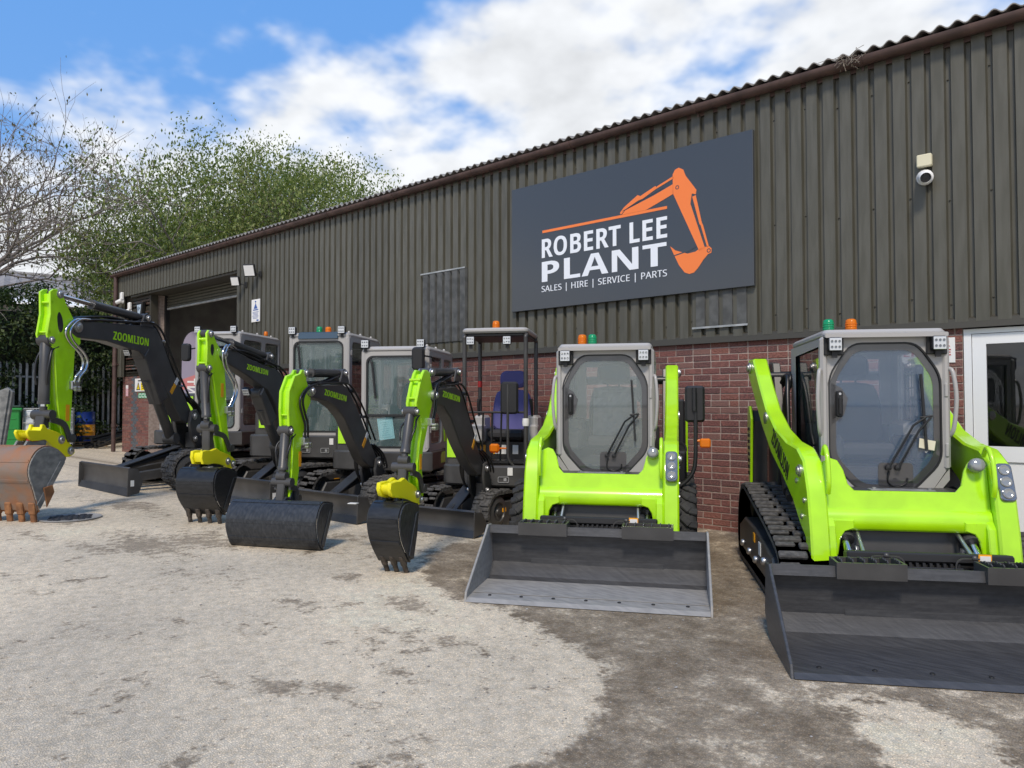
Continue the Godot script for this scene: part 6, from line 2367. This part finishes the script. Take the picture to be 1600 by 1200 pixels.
func tree(called: String, label: String, at: Vector3, seed_: int, trunk: Array, kids: int, depth: int, wild: float, lift: float, leaves: Array, lean := Vector3.ZERO) -> void:
	rng.seed = seed_
	var t := thing(called, label, "tree", at, 0.0, "trees beyond the fence")
	var b := MB.new()
	var tips := PackedVector3Array()
	b.tube(smooth3(PackedVector3Array([Vector3.ZERO, Vector3(.1, trunk[0] * .5, .05), Vector3(.05, trunk[0], 0)]), 3), trunk[1], 9, trunk[1] * .75)
	for i in trunk[2]:
		var an: float = TAU * i / trunk[2] + rng.randf() * .6
		var dir := (Vector3(cos(an) * trunk[4], 1.0, sin(an) * trunk[4]) + lean).normalized()
		grow(b, Vector3(.05, trunk[0] * rng.randf_range(.8, 1.0), 0), dir, trunk[3] * rng.randf_range(.8, 1.15), trunk[1] * .55, depth, kids, wild, lift, tips)
	if called == "leafy_tree":
		var top := 0.0
		var reach := 0.0
		for q in tips:
			top = maxf(top, q.y)
			reach += Vector2(q.x, q.z).length() / tips.size()
		var extra := int(tips.size() * .55)
		for i in extra:
			var an := rng.randf() * TAU
			var el := asin(rng.randf_range(-.25, 1.0))
			var k := rng.randf_range(.78, 1.0) * (1.0 + .12 * sin(an * 3.0 + el * 4.0) + .08 * sin(an * 7.0))
			tips.append(Vector3(cos(an) * cos(el) * reach * 1.55 * k, top * .52 + sin(el) * top * .40 * k, sin(an) * cos(el) * reach * 1.55 * k))
	if called == "bare_tree":
		var high := PackedVector3Array()
		for q in tips:
			if q.y > 5.2: high.append(q)
		tips = high
	put(t, "trunk", b, M.bark)
	scatter(t, "crown", tips, leaves[0], leaves[1], leaves[2], leaves[3], leaves[4], leaf_mat(Color.WHITE))


func surroundings() -> void:
	# palisade fence
	var f1 := Vector3(-23.0, 0, 5.4)
	var f0 := Vector3(-26.4, 0, -4.7)
	var dir := (f1 - f0).normalized()
	var fence := thing("palisade_fence", "tall galvanised palisade fence with pointed pales behind the bins", "fence", Vector3(f0.x, .2, f0.z), atan2(dir.x, dir.z))
	var pm := MB.new()
	pm.slab(P2([-.035, .0, -.035, .02, 0, .034, .035, .02, .035, .0, .028, .0, .0, .022, -.028, .0]), .05, 2.28, 0.0, false)
	pm.prism(P2([-.0, 2.28, .03, 2.28, .02, 2.40, .004, 2.46]), -.033, -.012, 0.0, false)
	pm.prism(P2([-.0, 2.28, .03, 2.28, .02, 2.45, .004, 2.50]), -.010, .010, 0.0, false)
	pm.prism(P2([-.0, 2.28, .03, 2.28, .02, 2.40, .004, 2.46]), .012, .033, 0.0, false)
	var pale := pm.mesh()
	var n := int(f0.distance_to(f1) / .19)
	for i in n:
		put_mesh(fence, "pale", pale, M.galv, Transform3D(Basis(Vector3.UP, PI / 2), Vector3(.03, 0, i * .19)))
	for y in [.45, 2.05]:
		var r := MB.new()
		r.span(Vector3(-.03, y, -.1), Vector3(.02, y + .05, n * .19))
		put(fence, "rail", r, M.galv)
	for i in 5:
		var r := MB.new()
		r.span(Vector3(-.14, -.1, i * 2.6 - .05), Vector3(-.04, 2.2, i * 2.6 + .05))
		put(fence, "post", r, M.galv)
	# hedge behind it
	rng.seed = 5
	var h := thing("ivy_hedge", "tall dark evergreen hedge growing behind the palisade fence", "hedge", Vector3(-25.4, .2, .3), atan2(dir.x, dir.z))
	var places := PackedVector3Array()
	for i in 1500:
		var z := rng.randf_range(-8.0, 8.0)
		var top := 4.35 + sin(z * 1.3) * .25 + sin(z * 3.1) * .2
		var y := rng.randf_range(.1, top)
		var bulge := .35 * sin(z * 2.1 + y * 1.4) + .25 * sin(y * 2.7 - z)
		places.append(Vector3(1.0 + bulge - .5 * rng.randf() * rng.randf() - y * .08, y, z))
		if i % 4 == 0: places.append(Vector3(rng.randf_range(-.8, .8), top, z))
	scatter(h, "foliage", places, 42000, .13, [.09, .17, .5], [lin(.03, .06, .018), lin(.05, .085, .025), lin(.022, .045, .016), lin(.08, .11, .035)], .5, leaf_mat(Color.WHITE))
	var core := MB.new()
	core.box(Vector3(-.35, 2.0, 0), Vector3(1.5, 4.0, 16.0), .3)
	put(h, "dark_core", core, mat(lin(.012, .016, .008), .95))  # solid dark filling, coloured as the shade inside the hedge
	# trees
	var green := [lin(.15, .20, .05), lin(.21, .26, .065), lin(.10, .15, .04), lin(.27, .30, .10)]
	tree("leafy_tree", "broad leafy green tree rising behind the left end of the roof", Vector3(-28.0, .3, -8.3), 21, [3.0, .34, 7, 3.8, .72], 4, 4, .95, .09, [120000, .34, [.09, .19, .45], green, .8])
	tree("leafy_tree", "yellowish green tree behind the roof right of the broadest tree", Vector3(-29.5, .3, -11.0), 34, [3.2, .30, 6, 3.2, .7], 4, 4, .9, .10, [80000, .30, [.09, .18, .45], [lin(.20, .23, .07), lin(.27, .28, .105), lin(.15, .18, .055)], .8])
	tree("leafy_tree", "thin topped tree just showing over the middle of the roof", Vector3(-30.5, .3, -16.5), 55, [3.4, .24, 5, 3.3, .5], 4, 3, .9, .2, [5000, .22, [.12, .2, .42], [lin(.12, .12, .05), lin(.09, .10, .035)], .7])
	tree("bare_tree", "nearly bare tree with fine twigs and sparse leaves at the left edge", Vector3(-28.3, .3, 3.6), 78, [3.4, .17, 9, 3.9, .6], 4, 4, .78, .17, [6000, .12, [.09, .16, .45], [lin(.12, .10, .05), lin(.16, .13, .06), lin(.10, .11, .045), lin(.2, .17, .09)], .9], Vector3(.15, 0, -.2))
	# grey shed behind
	var s := thing("grey_shed", "long grey shed with corrugated roof beyond the hedge", "building", Vector3(-40.5, .3, -2.5), deg_to_rad(74.0))
	var b := MB.new()
	b.span(Vector3(-16, 0, -12), Vector3(14, 5.9, 0))
	put(s, "wall", b, M.interior_wall)
	b = MB.new()
	var prev := Vector2.ZERO
	var na := 240
	for i in na:
		var xa := -16.3 + i * 30.6 / na
		var xb := xa + 30.6 / na
		var ya := .05 * sin(i * PI / 2)
		var yb := .05 * sin((i + 1) * PI / 2)
		b.quad(Vector3(xa, 5.9 + ya, .4), Vector3(xb, 5.9 + yb, .4), Vector3(xb, 8.3 + yb, -6), Vector3(xa, 8.3 + ya, -6))
		b.quad(Vector3(xa, 8.3 + ya, -6), Vector3(xb, 8.3 + yb, -6), Vector3(xb, 5.9 + yb, -12.4), Vector3(xa, 5.9 + ya, -12.4))
	put(s, "roof", b, worn(lin(.19, .18, .18), lin(.27, .26, .255), .85, .3, 90))
	b = MB.new()
	b.prism(P2([.42, 5.93, .40, 6.02, -.5, 6.36, -.5, 6.27]), -4.5, 3.4)
	put(s, "white_rooflight", b, M.white)
	b = MB.new()
	b.rod(Vector3(-16.3, 8.32, -6), Vector3(14.3, 8.32, -6), .12, 8)
	put(s, "ridge", b, M.roof)
	b = MB.new()
	b.prism(P2([0, 5.85, -6, 8.2, -12, 5.85]), -16, -15.9)
	b.prism(P2([0, 5.85, -6, 8.2, -12, 5.85]), 13.9, 14)
	put(s, "gable", b, M.interior_wall)
	# bins, tank and drum
	var bn := thing("green_bin", "green plastic wheeled bin with dark lid by the fence", "bin", Vector3(-23.4, .2, 1.95), deg_to_rad(70))
	b = MB.new()
	b.prism(P2([-.30, .06, .28, .06, .36, 1.16, -.36, 1.16]), -.33, .33, .03, false)
	b.box(Vector3(0, 1.14, 0), Vector3(.76, .07, .80), .02)
	for y in [.35, .62, .88]: b.box(Vector3(0, y, .32 + (y - .6) * .07), Vector3(.5, .03, .02), .006)
	put(bn, "body", b, mat(lin(.02, .26, .05), .45))
	b = MB.new()
	b.slab(rrect(-.37, -.38, .37, .40, .05), 1.18, 1.24, .02)
	put(bn, "lid", b, mat(lin(.02, .05, .035), .5))
	for q in [-.28, .28]:
		b = MB.new()
		b.rod(Vector3(q - .03, .1, -.26), Vector3(q + .03, .1, -.26), .1, 14)
		put(bn, "wheel", b, M.black)
	var ib := thing("liquid_tank", "white plastic liquid tank in a steel cage between the bin and the dipper arm", "tank", Vector3(-23.3, .2, .95), deg_to_rad(70))
	b = MB.new()
	b.box(Vector3(0, .64, 0), Vector3(1.12, .96, .94), .06)
	b.lathe(Vector3(0, 1.1, 0), Vector3.UP, P2([.12, 0, .12, .06, 0, .06]), 14)
	put(ib, "bottle", b, mat(lin(.62, .66, .68), .4))
	b = MB.new()
	for i in 6:
		for z in [-.5, .5]:
			b.rod(Vector3(-.58 + i * .232, .14, z), Vector3(-.58 + i * .232, 1.16, z), .012, 6)
			b.rod(Vector3(-.58, .18 + i * .195, z), Vector3(.58, .18 + i * .195, z), .012, 6)
		for x in [-.58, .58]:
			b.rod(Vector3(x, .14, -.5 + i * .2), Vector3(x, 1.16, -.5 + i * .2), .012, 6)
			b.rod(Vector3(x, .18 + i * .195, -.5), Vector3(x, .18 + i * .195, .5), .012, 6)
	put(ib, "cage", b, M.galv)
	b = MB.new()
	for q in [-.45, 0.0, .45]: b.box(Vector3(q, .06, 0), Vector3(.12, .12, 1.0), .01)
	put(ib, "pallet_base", b, M.galv)
	var wood := worn(lin(.30, .17, .07), lin(.46, .28, .13), .85, 2.0, 93)
	var pt := thing("timber_pallet", "orange brown timber pallet under the blue and yellow drum", "pallet", Vector3(-24.2, .22, -.25), deg_to_rad(72))
	for i in 5:
		b = MB.new()
		b.box(Vector3(0, .13, -.44 + i * .22), Vector3(1.1, .025, .12), .003)
		put(pt, "deck_board", b, wood)
	for q in [-.5, 0.0, .5]:
		b = MB.new()
		b.box(Vector3(q, .06, 0), Vector3(.1, .11, 1.0), .004)
		put(pt, "bearer", b, wood)
	b = MB.new()
	b.box(Vector3(0, .01, .45), Vector3(1.2, .025, .12), .003)
	put(pt, "bottom_board", b, wood)
	var dr := thing("oil_drum", "blue steel drum with yellow middle band standing on the pallet", "drum", Vector3(-24.2, .365, -.25), deg_to_rad(65))
	b = MB.new()
	b.lathe(Vector3.ZERO, Vector3.UP, P2([0, 0, .29, 0, .295, .015, .288, .03, .288, .27, .296, .285, .288, .30, .288, .58, .296, .595, .288, .61, .288, .86, .295, .875, .28, .88, .27, .865, 0, .865]), 28)
	put(dr, "barrel", b, mat(lin(.01, .04, .24), .35))
	b = MB.new()
	b.lathe(Vector3.ZERO, Vector3.UP, P2([.2885, .17, .290, .17, .290, .27, .298, .285, .290, .30, .290, .50, .2885, .50]), 28)
	var bd := put(dr, "yellow_band", b, mat(lin(.75, .32, .01), .4))
	words(bd, "lettering", "NIS", M.navy, Transform3D(Basis(Vector3.UP, -.35), Vector3(-.103, .385, .272)), .14, .08)
	words(bd, "lettering", "MO", M.navy, Transform3D(Basis(Vector3.UP, .45), Vector3(.128, .385, .262)), .11, .08)
	var hp := thing("pipe_heap", "heap of black plastic pipe lying along the fence by the downpipe", "pipes", Vector3(-23.2, .2, -1.3), deg_to_rad(20))
	rng.seed = 15
	for i in 12:
		b = MB.new()
		var y := .06 + .08 * (i / 3)
		var x := rng.randf_range(-.5, .5)
		b.tube(smooth3(V3([x, y, -1.6, x + .1, y + rng.randf_range(0, .25), -.6, x - .05, y + rng.randf_range(0, .2), .5, x + .1, y, 1.5]), 4), .045, 8)
		put(hp, "pipe", b, M.hose)
	var ap := thing("steel_attachment", "grey steel attachment plate with rusty foot standing behind the rusty bucket", "attachment", Vector3(-13.66, .11, 4.48), deg_to_rad(55))
	b = MB.new()
	b.plate(P2([-.24, .3, -.06, .3, .10, 1.55, .02, 1.62, -.14, 1.55]), -.06, .02, .008, false)
	b.plate(P2([-.26, .28, -.1, .28, .06, 1.58, -.02, 1.6]), .02, .05, .006, false)
	put(ap, "upright", b, M.grey_worn)
	b = MB.new()
	b.box(Vector3(-.3, .22, .05), Vector3(.7, .44, .3), .03)
	put(ap, "rusty_foot", b, M.rust)
	# feather flag in the bay
	var fl := thing("feather_flag", "tall lavender and red feather flag standing inside the shutter bay", "flag", Vector3(-18.25, .2, -.75), deg_to_rad(58))
	var out := smooth2(P2([-.28, .5, -.29, 1.6, -.28, 2.6, -.22, 2.95, -.06, 3.12, .10, 3.05, .20, 2.7, .27, 2.2, .29, 1.4, .27, .5]), 4)
	b = MB.new()
	b.plate(out, -.004, .004)
	put(fl, "cloth", b, mat(lin(.30, .27, .36), .8))
	b = MB.new()
	b.plate(P2([-.28, 1.9, .275, 2.12, .285, 1.85, .285, .5, .06, .5, .06, 1.75, -.285, 1.62]), .0045, .006)
	put(fl, "red_print", b, mat(lin(.55, .20, .20), .8))
	b = MB.new()
	b.plate(rrect(-.2, .55, .24, .95, .18), .0065, .008)
	put(fl, "green_print", b, mat(lin(.16, .45, .08), .8))
	words(fl, "lettering", "PLANT", M.white, Transform3D(Basis(Vector3(0, 1, 0), Vector3(1, 0, 0), Vector3(0, 0, -1)), Vector3(-.06, 1.45, .0075)), .95, .19)
	words(fl, "lettering", "ROBERT LEE", M.white, Transform3D(Basis(Vector3(0, 1, 0), Vector3(1, 0, 0), Vector3(0, 0, -1)), Vector3(.17, 1.45, .0075)), 1.05, .13)
	b = MB.new()
	b.tube(smooth3(V3([-.30, 0, 0, -.30, 1.6, 0, -.29, 2.6, 0, -.22, 2.97, 0, -.06, 3.14, 0, .12, 3.06, 0]), 4), .012, 8, .005)
	b.lathe(Vector3(-.3, 0, 0), Vector3.UP, P2([.22, 0, .22, .04, .03, .08, .03, .2, 0, .2]), 14)
	put(fl, "pole", b, M.black)


func _ready() -> void:
	make_materials()
	environment()
	ground()
	building()
	machines()
	wall_things()
	surroundings()
